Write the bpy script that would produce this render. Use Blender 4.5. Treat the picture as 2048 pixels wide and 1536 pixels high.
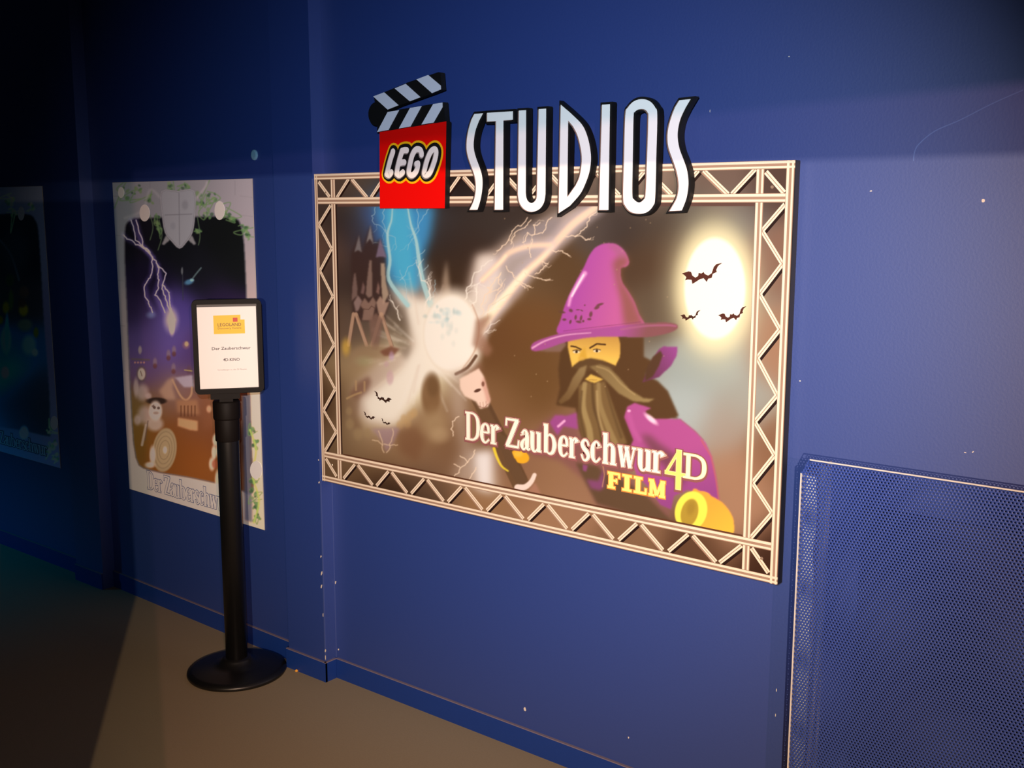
import bpy, bmesh, math, random
import numpy as np
from mathutils import Vector, Matrix
from mathutils.geometry import tessellate_polygon

random.seed(7); rng = np.random.default_rng(7)
for o in list(bpy.data.objects): bpy.data.objects.remove(o)
SC = bpy.context.scene; COL = SC.collection

# ------------------------------------------------------------------ camera
YAW, PIT, ROL, FPX, CD, CH = 0.67097, 0.15909, 0.00185, 2158.4, 2.3997, 1.6
FW = Vector((-math.sin(YAW)*math.cos(PIT), math.cos(YAW)*math.cos(PIT), -math.sin(PIT)))
_r = Vector((math.cos(YAW), math.sin(YAW), 0)); _u = _r.cross(FW)
RT = _r*math.cos(ROL)+_u*math.sin(ROL); UP = -_r*math.sin(ROL)+_u*math.cos(ROL)
CAM = Vector((0, -CD, CH))
cam = bpy.data.cameras.new('camera'); camo = bpy.data.objects.new('camera', cam); COL.objects.link(camo)
cam.sensor_fit = 'HORIZONTAL'; cam.sensor_width = 36; cam.lens = FPX/2048*36; cam.clip_start = .02; cam.clip_end = 60
m = Matrix((RT, UP, -FW)).transposed().to_4x4(); m.translation = CAM
camo.matrix_world = m; SC.camera = camo

# ------------------------------------------------------------------ world, lights, exposure
w = bpy.data.worlds.new('world'); SC.world = w; w.use_nodes = True
w.node_tree.nodes['Background'].inputs[0].default_value = (.35, .55, 1, 1)
w.node_tree.nodes['Background'].inputs[1].default_value = .004
SC.view_settings.view_transform = 'Standard'; SC.view_settings.look = 'None'
SC.view_settings.exposure = .40; SC.view_settings.gamma = 1; SC.view_settings.use_curve_mapping = False

def spot(name, loc, target, power, color, angle, blend, radius):
    l = bpy.data.lights.new(name, 'SPOT'); l.energy = power; l.color = color
    l.spot_size = math.radians(angle); l.spot_blend = blend; l.shadow_soft_size = radius
    o = bpy.data.objects.new(name, l); COL.objects.link(o); o.location = loc
    o.rotation_euler = (Vector(target)-Vector(loc)).to_track_quat('-Z', 'Y').to_euler(); return o
# white flash beside the lens, two unseen warm spots behind the viewer, a cyan spot far left
spot('flash_light', (-.06, -2.42, 1.72), (-1.78, 0, 1.36), 245, (.74, .86, 1.0), 57, 1.0, .012)
LA = Vector((1.30, -3.20, 1.86)); LB = Vector((.80, -3.62, 1.66))
spot('warm_spot_upper', LA, (-1.5, 0, 1.5), 190, (1.0, .42, .36), 80, 1.0, .0016)
spot('warm_spot_main', LB, (-1.72, 0, .80), 600, (1.0, .71, .44), 51, 1.0, .0010)
spot('cyan_spot', (-7.0, -2.6, 1.9), (-5.7, -1.15, 0), 85, (0, .46, 1.0), 52, 1.0, .15)

# ------------------------------------------------------------------ helpers
def lin(c):
    c = np.asarray(c, float)/255.
    return np.where(c <= .04045, c/12.92, ((c+.055)/1.055)**2.4)
MATS = {}
def mat(name, rgb=(128, 128, 128), rough=.5, spec=.5, metal=0, noise=0, bump=0, scale=60, gain=1.0, speck=0):
    if name in MATS: return MATS[name]
    m = bpy.data.materials.new(name); m.use_nodes = True; nt = m.node_tree
    b = nt.nodes['Principled BSDF']; c = np.clip(lin(rgb)*gain, 0, .93)
    b.inputs['Roughness'].default_value = rough; b.inputs['Metallic'].default_value = metal
    b.inputs['Specular IOR Level'].default_value = spec
    b.inputs['Base Color'].default_value = (*c, 1)
    if noise or bump:
        tc = nt.nodes.new('ShaderNodeTexCoord'); nz = nt.nodes.new('ShaderNodeTexNoise')
        nz.inputs['Scale'].default_value = scale; nz.inputs['Detail'].default_value = 5
        nt.links.new(tc.outputs['Object'], nz.inputs['Vector'])
        if noise:
            mx = nt.nodes.new('ShaderNodeMix'); mx.data_type = 'RGBA'
            mx.inputs['A'].default_value = (*(c*(1-noise)), 1); mx.inputs['B'].default_value = (*np.clip(c*(1+noise), 0, 1), 1)
            nt.links.new(nz.outputs['Fac'], mx.inputs['Factor']); nt.links.new(mx.outputs['Result'], b.inputs['Base Color'])
        if bump:
            bp = nt.nodes.new('ShaderNodeBump'); bp.inputs['Strength'].default_value = bump; bp.inputs['Distance'].default_value = .002
            nt.links.new(nz.outputs['Fac'], bp.inputs['Height']); nt.links.new(bp.outputs['Normal'], b.inputs['Normal'])
    MATS[name] = m; return m
def ink(rgb, gain=.80, rough=.45, spec=.35):
    return mat('ink_%d_%d_%d_%d' % (*[int(v) for v in rgb], int(gain*100)), rgb, rough, spec, gain=gain)
def attr_mat(name, rough=.45, spec=.35):
    m = bpy.data.materials.new(name); m.use_nodes = True; nt = m.node_tree
    a = nt.nodes.new('ShaderNodeAttribute'); a.attribute_name = 'print'; b = nt.nodes['Principled BSDF']
    nt.links.new(a.outputs['Color'], b.inputs['Base Color'])
    b.inputs['Roughness'].default_value = rough; b.inputs['Specular IOR Level'].default_value = spec; return m

class Plane:
    """a vertical plane; s runs along it, z is height, off is distance out of it towards the hall"""
    def __init__(s, p0, p1):
        s.o = Vector((p0[0], p0[1], 0)); d = Vector((p1[0]-p0[0], p1[1]-p0[1], 0)); s.L = d.length
        s.u = d.normalized(); s.n = Vector((s.u.y, -s.u.x, 0))
    def pt(s, a, z, off=0): return s.o+s.u*a+s.n*off+Vector((0, 0, z))
    def px(s, uv, off=0):
        D = RT*((uv[0]-1024)/FPX)+UP*((768-uv[1])/FPX)+FW
        o = s.o+s.n*off; t = (o-CAM).dot(s.n)/D.dot(s.n); P = CAM+D*t
        return ((P-s.o).dot(s.u), P.z)
    def proj(s, A, Z, off=0):
        o = np.array(s.o+s.n*off-CAM); X = o[0]+s.u.x*A; Y = o[1]+s.u.y*A; Zz = o[2]+Z
        dx = X*RT.x+Y*RT.y+Zz*RT.z; dy = X*UP.x+Y*UP.y+Zz*UP.z; dz = X*FW.x+Y*FW.y+Zz*FW.z
        return 1024+FPX*dx/dz, 768-FPX*dy/dz
def floor_px(uv, z=0):
    D = RT*((uv[0]-1024)/FPX)+UP*((768-uv[1])/FPX)+FW
    return CAM+D*((z-CH)/D.z)

class MB:
    def __init__(s): s.v = []; s.f = []; s.mi = []; s.m = []
    def tick(s):
        s.t = getattr(s, 't', 0)+1; return s.t*7e-6
    def k(s, m):
        if m not in s.m: s.m.append(m)
        return s.m.index(m)
    def face(s, pts, m):
        b = len(s.v); s.v += [tuple(p) for p in pts]; s.f.append(tuple(range(b, b+len(pts)))); s.mi.append(s.k(m))
    def box(s, x0, x1, y0, y1, z0, z1, m):
        P = [Vector((x, y, z)) for z in (z0, z1) for y in (y0, y1) for x in (x0, x1)]
        for q in ((0, 2, 3, 1), (4, 5, 7, 6), (0, 1, 5, 4), (2, 6, 7, 3), (0, 4, 6, 2), (1, 3, 7, 5)): s.face([P[i] for i in q], m)
    def pbox(s, pl, a0, a1, z0, z1, o0, o1, m):
        P = [pl.pt(a, z, o) for z in (z0, z1) for o in (o1, o0) for a in (a0, a1)]
        for q in ((0, 2, 3, 1), (4, 5, 7, 6), (0, 1, 5, 4), (2, 6, 7, 3), (0, 4, 6, 2), (1, 3, 7, 5)): s.face([P[i] for i in q], m)
    def poly(s, pl, loops, off, m, depth=0, mside=None):
        """filled polygon with holes on a plane, optionally with thickness behind it"""
        flat = [p for l in loops for p in l]
        tri = tessellate_polygon([[Vector((p[0], p[1], 0)) for p in l] for l in loops])
        for t in tri:
            a, b, c = [flat[i] for i in t]
            if (b[0]-a[0])*(c[1]-a[1])-(b[1]-a[1])*(c[0]-a[0]) < 0: b, c = c, b
            s.face([pl.pt(a[0], a[1], off), pl.pt(b[0], b[1], off), pl.pt(c[0], c[1], off)], m)
            if depth: s.face([pl.pt(a[0], a[1], off-depth), pl.pt(c[0], c[1], off-depth), pl.pt(b[0], b[1], off-depth)], mside or m)
        if depth:
            for l in loops:
                for i in range(len(l)):
                    a = l[i]; b = l[(i+1) % len(l)]
                    s.face([pl.pt(*a, off), pl.pt(*a, off-depth), pl.pt(*b, off-depth), pl.pt(*b, off)], mside or m)
    def ribbon(s, pl, pts, wd, off, m, caps=False):
        n = len(pts); wd = [wd]*n if not hasattr(wd, '__len__') else wd; off += s.tick()
        L = []; R = []
        for i, p in enumerate(pts):
            a = pts[max(i-1, 0)]; b = pts[min(i+1, n-1)]; dx = b[0]-a[0]; dy = b[1]-a[1]; l = math.hypot(dx, dy) or 1
            nx, ny = -dy/l, dx/l; h = wd[i]/2
            L.append((p[0]+nx*h, p[1]+ny*h)); R.append((p[0]-nx*h, p[1]-ny*h))
        for i in range(n-1):
            s.face([pl.pt(*R[i], off), pl.pt(*R[i+1], off), pl.pt(*L[i+1], off), pl.pt(*L[i], off)], m)
        if caps:
            for q in (0, n-1): s.disc(pl, pts[q], wd[q]/2, wd[q]/2, off, m)
    def disc(s, pl, c, rx, rz, off, m, n=16):
        off += s.tick()
        s.face([pl.pt(c[0]+rx*math.cos(2*math.pi*i/n), c[1]+rz*math.sin(2*math.pi*i/n), off) for i in range(n)], m)
    def lathe(s, c, prof, m, n=40, axis=None):
        base = len(s.v); c = Vector(c)
        for r, z in prof:
            for i in range(n):
                a = 2*math.pi*i/n; s.v.append((c.x+r*math.cos(a), c.y+r*math.sin(a), c.z+z))
        for j in range(len(prof)-1):
            for i in range(n):
                k = (i+1) % n; s.f.append((base+j*n+i, base+j*n+k, base+(j+1)*n+k, base+(j+1)*n+i)); s.mi.append(s.k(m))
        s.f.append(tuple(base+i for i in reversed(range(n)))); s.mi.append(s.k(m))
        s.f.append(tuple(base+(len(prof)-1)*n+i for i in range(n))); s.mi.append(s.k(m))
    def build(s, name, parent=None, smooth=False, merge=False):
        me = bpy.data.meshes.new(name); me.from_pydata(s.v, [], s.f)
        for m in s.m: me.materials.append(m)
        me.polygons.foreach_set('material_index', s.mi)
        if merge:
            bm = bmesh.new(); bm.from_mesh(me); bmesh.ops.remove_doubles(bm, verts=bm.verts, dist=1e-5)
            bmesh.ops.recalc_face_normals(bm, faces=bm.faces); bm.to_mesh(me); bm.free()
        if smooth: me.shade_smooth()
        me.update(); o = bpy.data.objects.new(name, me); COL.objects.link(o)
        if parent: put(o, parent)
        return o
def put(o, parent):
    o.parent = parent; o.matrix_parent_inverse = Matrix.Translation(parent.location).inverted()
def tag(o, label=None, cat=None, group=None, kind=None):
    if label: o['label'] = label
    if cat: o['category'] = cat
    if group: o['group'] = group
    if kind: o['kind'] = kind
    return o
def thing(name, loc, label, cat, group=None):
    o = bpy.data.objects.new(name, None); o.empty_display_size = .1; COL.objects.link(o); o.location = loc
    return tag(o, label, cat, group)
def bevel(o, wd, seg=2):
    b = o.modifiers.new('bevel', 'BEVEL'); b.width = wd; b.segments = seg; b.limit_method = 'ANGLE'; return o
def smooth(pts, sub=6, closed=False):
    """Catmull-Rom; works on tuples of any length"""
    P = [np.array(p, float) for p in pts]; n = len(P); out = []
    R = range(n) if closed else range(n-1)
    for i in R:
        if closed: a, b, c, d = P[i-1], P[i], P[(i+1) % n], P[(i+2) % n]
        else: a, b, c, d = P[max(i-1, 0)], P[i], P[i+1], P[min(i+2, n-1)]
        for k in range(sub):
            t = k/sub; out.append(tuple(.5*((2*b)+(-a+c)*t+(2*a-5*b+4*c-d)*t*t+(-a+3*b-3*c+d)*t**3)))
    if not closed: out.append(tuple(P[-1]))
    return out
def offset(loop, d):
    """outward mitred offset of a simple polygon"""
    A = sum(loop[i-1][0]*loop[i][1]-loop[i][0]*loop[i-1][1] for i in range(len(loop)))
    sg = 1 if A > 0 else -1; out = []; n = len(loop)
    for i in range(n):
        p = np.array(loop[i-1]); q = np.array(loop[i]); r = np.array(loop[(i+1) % n])
        e1 = q-p; e2 = r-q; e1 = e1/(np.hypot(*e1)+1e-12); e2 = e2/(np.hypot(*e2)+1e-12)
        n1 = np.array([e1[1], -e1[0]])*sg; n2 = np.array([e2[1], -e2[0]])*sg
        mm = n1+n2; k = 2/max(mm.dot(mm), .35); out.append(tuple(q+mm*k*d*1.0))
    return out

# ------------------------------------------------------------------ small painter for printed artwork
class Art:
    def __init__(s, x0, y0, x1, y1):
        s.x0, s.y0 = x0, y0; s.w, s.h = x1-x0, y1-y0
        s.a = np.zeros((s.h, s.w, 3)); s.Y, s.X = np.mgrid[y0:y1, x0:x1].astype(float)
    def base(s, samples, sig=42):
        st = 4; X = s.X[::st, ::st]; Y = s.Y[::st, ::st]; acc = np.zeros(X.shape+(3,)); ws = np.full(X.shape, 1e-9)
        for x, y, r, g, b in samples:
            d = ((X-x)**2+(Y-y)**2); k = np.exp(-d/(2*sig*sig))+2e-2*np.exp(-d/(2*(3*sig)**2))+1e-7
            acc += k[..., None]*np.array([r, g, b]); ws += k
        c = acc/ws[..., None]; ix = np.clip((np.arange(s.w))/st, 0, X.shape[1]-1.001); iy = np.clip(np.arange(s.h)/st, 0, X.shape[0]-1.001)
        x0 = ix.astype(int); y0 = iy.astype(int); fx = (ix-x0)[None, :, None]; fy = (iy-y0)[:, None, None]
        g = lambda a, b: c[a][:, b]
        s.a = (g(y0, x0)*(1-fx)+g(y0, x0+1)*fx)*(1-fy)+(g(y0+1, x0)*(1-fx)+g(y0+1, x0+1)*fx)*fy
    def _box(s, xs, ys, pad):
        return (max(int(min(xs)-pad-s.x0), 0), min(int(max(xs)+pad-s.x0)+2, s.w), max(int(min(ys)-pad-s.y0), 0), min(int(max(ys)+pad-s.y0)+2, s.h))
    def _mix(s, bx, mk, col, mode='n'):
        a, b, c, d = bx; t = s.a[c:d, a:b]; col = np.array(col, float)
        if mode == 'n': s.a[c:d, a:b] = t+(col-t)*mk[..., None]
        else: s.a[c:d, a:b] = 255-(255-t)*(1-mk[..., None]*col/255.)
    def poly(s, pts, col, al=1, blur=.6, col2=None, g=None):
        xs = [p[0] for p in pts]; ys = [p[1] for p in pts]; pad = 3*blur+2; bx = s._box(xs, ys, pad)
        if bx[0] >= bx[1] or bx[2] >= bx[3]: return
        X = s.X[bx[2]:bx[3], bx[0]:bx[1]]; Y = s.Y[bx[2]:bx[3], bx[0]:bx[1]]
        ins = np.zeros(X.shape, bool); n = len(pts)
        for i in range(n):
            x1, y1 = pts[i-1]; x2, y2 = pts[i]
            if y1 == y2: continue
            c = ((y1 > Y) != (y2 > Y)) & (X < (x2-x1)*(Y-y1)/(y2-y1)+x1); ins ^= c
        mk = s.blur(ins.astype(float), blur)*al
        if col2 is not None:
            (gx0, gy0), (gx1, gy1) = g; dx, dy = gx1-gx0, gy1-gy0
            t = np.clip(((X-gx0)*dx+(Y-gy0)*dy)/(dx*dx+dy*dy), 0, 1)[..., None]
            cc = np.array(col, float)*(1-t)+np.array(col2, float)*t
            T = s.a[bx[2]:bx[3], bx[0]:bx[1]]; s.a[bx[2]:bx[3], bx[0]:bx[1]] = T+(cc-T)*mk[..., None]
        else: s._mix(bx, mk, col)
    @staticmethod
    def blur(mk, sg):
        if sg < .3: return mk
        r = int(3*sg)+1; k = np.exp(-np.arange(-r, r+1)**2/(2*sg*sg)); k /= k.sum()
        P = np.pad(mk, r); o = sum(k[i]*P[i:i+mk.shape[0], :] for i in range(2*r+1))
        return sum(k[i]*o[:, i:i+mk.shape[1]] for i in range(2*r+1))
    def ell(s, cx, cy, rx, ry, col, al=1, soft=.15, rot=0, mode='n'):
        R = max(rx, ry)*(1.3+soft*1.5); bx = s._box([cx-R, cx+R], [cy-R, cy+R], 2)
        if bx[0] >= bx[1] or bx[2] >= bx[3]: return
        X = s.X[bx[2]:bx[3], bx[0]:bx[1]]-cx; Y = s.Y[bx[2]:bx[3], bx[0]:bx[1]]-cy; c, q = math.cos(rot), math.sin(rot)
        d = np.hypot((X*c+Y*q)/rx, (-X*q+Y*c)/ry)
        t = np.clip((1+soft-d)/(2*soft), 0, 1); s._mix(bx, t*t*(3-2*t)*al, col, mode)
    def line(s, pts, wd, col, al=1, blur=.8, mode='n', w2=None):
        n = len(pts); xs = [p[0] for p in pts]; ys = [p[1] for p in pts]; w2 = wd if w2 is None else w2
        bx = s._box(xs, ys, max(wd, w2)+2.5*blur+2)
        if bx[0] >= bx[1] or bx[2] >= bx[3]: return
        X = s.X[bx[2]:bx[3], bx[0]:bx[1]]; Y = s.Y[bx[2]:bx[3], bx[0]:bx[1]]; mk = np.zeros(X.shape)
        for i in range(n-1):
            (x1, y1), (x2, y2) = pts[i][:2], pts[i+1][:2]; dx, dy = x2-x1, y2-y1; L = dx*dx+dy*dy+1e-9
            t = np.clip(((X-x1)*dx+(Y-y1)*dy)/L, 0, 1); d = np.hypot(X-x1-t*dx, Y-y1-t*dy)
            hw = (wd+(w2-wd)*(i+.5)/(n-1))/2; mk = np.maximum(mk, np.clip((hw+blur-d)/(2*blur), 0, 1))
        s._mix(bx, mk*mk*(3-2*mk)*al, col, mode)
    def bolt(s, a, b, wd, col, al=1, amp=.16, depth=5, br=3, blur=.8, w2=None, glow=None):
        P = [np.array(a, float), np.array(b, float)]
        for k in range(depth):
            Q = [P[0]]
            for i in range(len(P)-1):
                d = P[i+1]-P[i]; mpt = (P[i]+P[i+1])/2+np.array([-d[1], d[0]])*rng.normal(0, amp); Q += [mpt, P[i+1]]
            P = Q
        P = [tuple(p) for p in P]
        if glow: s.line(P[::4]+[P[-1]], glow[0], glow[1], glow[2], blur=glow[0]*.8, mode='s')
        s.line(P, wd, col, al, blur, w2=w2)
        for _ in range(br):
            i = rng.integers(2, len(P)-2); d = np.array(P[-1])-np.array(P[0]); L = np.hypot(*d)*rng.uniform(.15, .35)
            ang = math.atan2(d[1], d[0])+rng.choice([-1, 1])*rng.uniform(.4, 1.1)
            e = (P[i][0]+L*math.cos(ang), P[i][1]+L*math.sin(ang))
            s.bolt(P[i], e, wd*.55, col, al*.75, amp, 4, max(br-2, 0) if wd > 1.5 else 0, blur, w2=wd*.3)
        return P
    def mesh(s, name, pl, s0, s1, z0, z1, off, nx, nz, m, gain, parent):
        A, Z = np.meshgrid(np.linspace(s0, s1, nx), np.linspace(z0, z1, nz))
        U, V = pl.proj(A, Z, off)
        fx = np.clip(U-s.x0, 0, s.w-1.001); fy = np.clip(V-s.y0, 0, s.h-1.001); ix = fx.astype(int); iy = fy.astype(int)
        fx = (fx-ix)[..., None]; fy = (fy-iy)[..., None]; a = lin(np.clip(s.a, 0, 255)); a = a*gain*(.66+.34*np.clip(a.max(2, keepdims=True), 0, 1))
        c = (a[iy, ix]*(1-fx)+a[iy, ix+1]*fx)*(1-fy)+(a[iy+1, ix]*(1-fx)+a[iy+1, ix+1]*fx)*fy
        c = np.clip(c, 0, .93)
        o = pl.o+pl.n*off; co = np.empty((nx*nz, 3), np.float32)
        co[:, 0] = (o.x+pl.u.x*A).ravel(); co[:, 1] = (o.y+pl.u.y*A).ravel(); co[:, 2] = Z.ravel()
        me = bpy.data.meshes.new(name); me.vertices.add(nx*nz); me.vertices.foreach_set('co', co.ravel())
        i = (np.arange(nz-1)[:, None]*nx+np.arange(nx-1)[None, :]).ravel()
        q = np.stack([i, i+1, i+nx+1, i+nx], 1).astype(np.int32); nf = len(q)
        me.loops.add(nf*4); me.loops.foreach_set('vertex_index', q.ravel())
        me.polygons.add(nf); me.polygons.foreach_set('loop_start', np.arange(nf, dtype=np.int32)*4)
        me.update(calc_edges=True); at = me.color_attributes.new('print', 'FLOAT_COLOR', 'POINT')
        at.data.foreach_set('color', np.concatenate([c.reshape(-1, 3), np.ones((nx*nz, 1))], 1).astype(np.float32).ravel())
        me.materials.append(m); ob = bpy.data.objects.new(name, me); COL.objects.link(ob); put(ob, parent); return ob

# ------------------------------------------------------------------ lettering drawn as strokes
BIG = 1.0
def G(ch):
    T, t = .15, .055
    S = {
     'D': [([(.2, 0), (.2, 1)], T), ([(0, .025), (.5, .025)], t), ([(0, .975), (.5, .975)], t), ([(.2, .97, t), (.58, .96, t), (.84, .8, .12), (.91, .5, T), (.84, .2, .12), (.58, .04, t), (.2, .03, t)], 's')],
     'e': [([(.12, .37), (.86, .37)], t), ([(.86, .37, .09), (.78, .58, .1), (.5, .665, t), (.22, .56, .12), (.13, .33, T), (.22, .1, .12), (.52, .01, .06), (.88, .13, t)], 's')],
     'r': [([(.28, 0), (.28, .64)], T), ([(0, .025), (.62, .025)], t), ([(0, .645), (.28, .645)], t), ([(.3, .42, t), (.45, .6, .06), (.66, .65, .09), (.82, .56, .17)], 's'), ([(.82, .55), (.83, .54)], .2)],
     'Z': [([(.06, .965), (.95, .965)], .07), ([(.87, .97), (.13, .03)], .15), ([(.05, .035), (.96, .035)], .07), ([(.08, .98), (.05, .74)], .06), ([(.94, .02), (.98, .27)], .06)],
     'a': [([(.2, .52), (.22, .5)], .17), ([(.17, .54, .1), (.36, .66, t), (.58, .63, .09), (.68, .46, T), (.68, .14, T), (.8, .02, .07), (1, .07, t)], 's'), ([(.66, .4, t), (.33, .32, .08), (.14, .16, .14), (.26, .02, .08), (.45, .03, t), (.66, .16, t)], 's')],
     'u': [([(.2, .65, T), (.2, .2, T), (.3, .03, .1), (.5, .01, t), (.74, .14, t)], 's'), ([(.78, .66), (.78, 0)], T), ([(0, .645), (.25, .645)], t), ([(.55, .645), (.8, .645)], t), ([(.76, .025), (1, .025)], t)],
     'b': [([(.2, .03), (.2, 1)], T), ([(0, .97), (.2, .97)], t), ([(.2, .5, t), (.46, .65, t), (.76, .57, .11), (.89, .33, T), (.76, .08, .11), (.46, .01, t), (.2, .12, t)], 's')],
     's': [([(.85, .5, .06), (.7, .63, t), (.4, .66, .07), (.18, .53, .12), (.36, .39, .14), (.68, .28, .14), (.84, .14, .12), (.62, .01, .07), (.32, .01, t), (.12, .17, .06)], 's')],
     'c': [([(.8, .5), (.81, .49)], .17), ([(.82, .54, .1), (.68, .64, t), (.45, .66, t), (.2, .53, .12), (.13, .32, T), (.22, .1, .12), (.52, .01, .06), (.9, .14, t)], 's')],
     'h': [([(.2, 0), (.2, 1)], T), ([(0, .97), (.2, .97)], t), ([(0, .025), (.42, .025)], t), ([(.2, .48, t), (.44, .64, .06), (.66, .62, .1), (.76, .47, T), (.76, .02, T)], 's'), ([(.56, .025), (1, .025)], t)],
     'w': [([(.1, .66), (.3, 0)], .13), ([(.3, 0), (.5, .66)], t), ([(.46, .66), (.68, 0)], .13), ([(.68, 0), (.9, .66)], t), ([(0, .645), (.25, .645)], t), ([(.38, .645), (.6, .645)], t), ([(.78, .645), (1, .645)], t)],
     '4': [([(.66, .98), (.05, .06)], .07), ([(0, .05), (1, .05)], .11), ([(.68, 1.02), (.68, -.56)], .2)],
     'F': [([(.27, 0), (.27, 1)], .30), ([(0, .07), (.6, .07)], .14), ([(0, .93), (.95, .93)], .14), ([(.3, .5), (.75, .5)], .13), ([(.92, .98), (.92, .68)], .13), ([(.72, .64), (.72, .36)], .1)],
     'I': [([(.5, 0), (.5, 1)], .32), ([(0, .07), (1, .07)], .14), ([(0, .93), (1, .93)], .14)],
     'L': [([(.32, 0), (.32, 1)], .30), ([(0, .07), (.95, .07)], .14), ([(0, .93), (.66, .93)], .14), ([(.93, .02), (.93, .38)], .13)],
     'M': [([(.16, 0), (.16, 1)], .2), ([(.84, 0), (.84, 1)], .28), ([(.2, .98), (.5, .1)], .22), ([(.5, .1), (.82, .98)], .16), ([(0, .07), (.36, .07)], .14), ([(.64, .07), (1, .07)], .14), ([(0, .93), (.22, .93)], .14), ([(.8, .93), (1, .93)], .14)],
    }
    return S[ch]
def glyph(mb, pl, ch, x0, x1, zb, cap, off, m, grow=0, dx=0, dz=0):
    for pts, wd in G(ch):
        if wd == 's':
            P = smooth(pts, 5); W = [p[2]*cap+grow for p in P]; P = [(x0+p[0]*(x1-x0)+dx, zb+p[1]*cap+dz) for p in P]
        else:
            P = [(x0+p[0]*(x1-x0)+dx, zb+p[1]*cap+dz) for p in pts]; W = [wd*cap+grow]*len(P)
        if grow:   # lengthen the ends as well
            for e, i in ((0, 1), (-1, -2)):
                d = np.array(P[e])-np.array(P[i]); d = d/(np.hypot(*d)+1e-9)*grow*.5; P[e] = tuple(np.array(P[e])+d)
        mb.ribbon(pl, P, W, off, m)
TITLE = 'D e r Z a u b e r s c h w u r'.split()
TX = [(-2.044, -1.984), (-1.986, -1.944), (-1.948, -1.909), (-1.893, -1.838), (-1.838, -1.798), (-1.804, -1.759), (-1.757, -1.709), (-1.705, -1.666), (-1.670, -1.633), (-1.632, -1.595), (-1.597, -1.560), (-1.560, -1.511), (-1.512, -1.450), (-1.451, -1.404), (-1.407, -1.363)]

# ================================================================== ROOM
wallm = mat('blue_wall_paint', (10, 50, 127), rough=.56, spec=.88, noise=.06, bump=.10, scale=160)
wallm.node_tree.nodes['Principled BSDF'].inputs['IOR'].default_value = 1.7
wallm2 = mat('blue_wall_paint_edge', (60, 78, 140), rough=.5, spec=.6)
basem = mat('blue_baseboard_paint', (16, 52, 128), rough=.5, spec=.5, noise=.05, bump=.1, scale=90)
floorm = mat('brown_vinyl_floor', (150, 137, 112), rough=.75, spec=.25, noise=.12, bump=.15, scale=220)
black = mat('black_plastic', (15, 10, 7), rough=.62, spec=.18)
blackw = mat('black_painted_metal', (14, 14, 14), rough=.38, spec=.5, noise=.2, bump=.05, scale=80)
chipm = mat('bare_plaster_chip', (215, 205, 190), rough=.8)

PR = Plane((-2.68, 0), (1.6, 0))                    # wall right of the second pier (s = X + 2.68)
PM = Plane((-4.107, .028), (-2.868, -.007))         # wall between the piers
PF = Plane((-7.5, .020), (-4.30, .020))             # far left wall
def slab(name, pl, a0, a1, z0, z1, th=.1, m=wallm):
    mb = MB(); mb.pbox(pl, a0, a1, z0, z1, -th, 0, m); return tag(mb.build(name), kind='structure')
mb = MB(); mb.box(-7.5, 1.6, -5.2, .2, -.1, 0, floorm); tag(mb.build('floor'), kind='structure')
slab('wall_right', PR, 0, 4.28, 0, 3.2)
slab('wall_center', PM, 0, PM.L, 0, 3.2)
slab('wall_left', PF, 0, 3.2, 0, 3.2)
mb = MB(); mb.box(-2.872, -2.68, -.050, .10, 0, 3.2, wallm); tag(mb.build('trim_1'), kind='structure')
mb = MB(); mb.box(-4.32, -4.107, -.027, .12, 0, 3.2, wallm); tag(mb.build('trim_2'), kind='structure')
edge = mat('worn_paint_edge', (120, 110, 125), rough=.6)
def base(name, pl, a0, a1, h=.069, th=.008):
    mb = MB(); mb.pbox(pl, a0, a1, 0, h, 0, th, basem)
    mb.pbox(pl, a0, a1, h, h+.0025, 0, th+.0005, edge)
    return tag(mb.build(name), kind='structure')
base('baseboard_right', PR, .008, 4.28); base('baseboard_center', PM, .0, PM.L-.004)
base('baseboard_left', PF, 0, 3.18)
PP = Plane((-2.878, -.050), (-2.672, -.050)); PS = Plane((-2.68, -.050), (-2.68, 0))
base('baseboard_pier', PP, 0, PP.L)
PQ = Plane((-4.32, -.027), (-4.107, -.027)); base('baseboard_pier_left', PQ, 0, .213)
mb = MB(); mb.box(-2.680, -2.672, -.0585, -.0085, 0, .069, basem); mb.box(-2.680, -2.6715, -.0588, -.0085, .069, .0715, edge)
tag(mb.build('baseboard_return'), kind='structure')
# worn arris and caulk lines where the pier meets the walls
mb = MB(); mb.box(-2.6835, -2.6792, -.0508, -.0475, .072, 1.70, wallm2); mb.box(-2.68, -2.6775, -.0025, -.0001, .072, .70, wallm2)
tag(mb.build('trim_3'), kind='structure')
# paint chips along the pier edge and on the wall (plaster showing)
def chips(name, pl, spots, off=.0006):
    mb = MB()
    for x, y, rx, ry, rot in spots:
        pts = []
        for i in range(7):
            a = 2*math.pi*i/7; r = random.uniform(.6, 1.1)
            u = rx*r*math.cos(a); v = ry*r*math.sin(a); pts.append(pl.px((x+u*math.cos(rot)-v*math.sin(rot), y+u*math.sin(rot)+v*math.cos(rot)), off))
        mb.poly(pl, [pts], off, chipm)
    return mb
PE = Plane((-2.9, -.0508), (-2.6, -.0508))
ch = chips('paint_chip', PE, [(642, 1113, 1.8, 3, .3), (643, 1147, 1.9, 5.5, .15), (643, 1173, 1.6, 4.5, .1), (646, 1230, 1.2, 4.5, 0), (651, 1301, 1.8, 4, .2), (651, 1315, 1.2, 6, 0), (638, 965, 1.4, 2.5, .3), (637, 920, 1.2, 2, 0)], .0004)
tag(ch.build('paint_chip', bpy.data.objects['trim_1']), kind='stuff')
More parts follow.
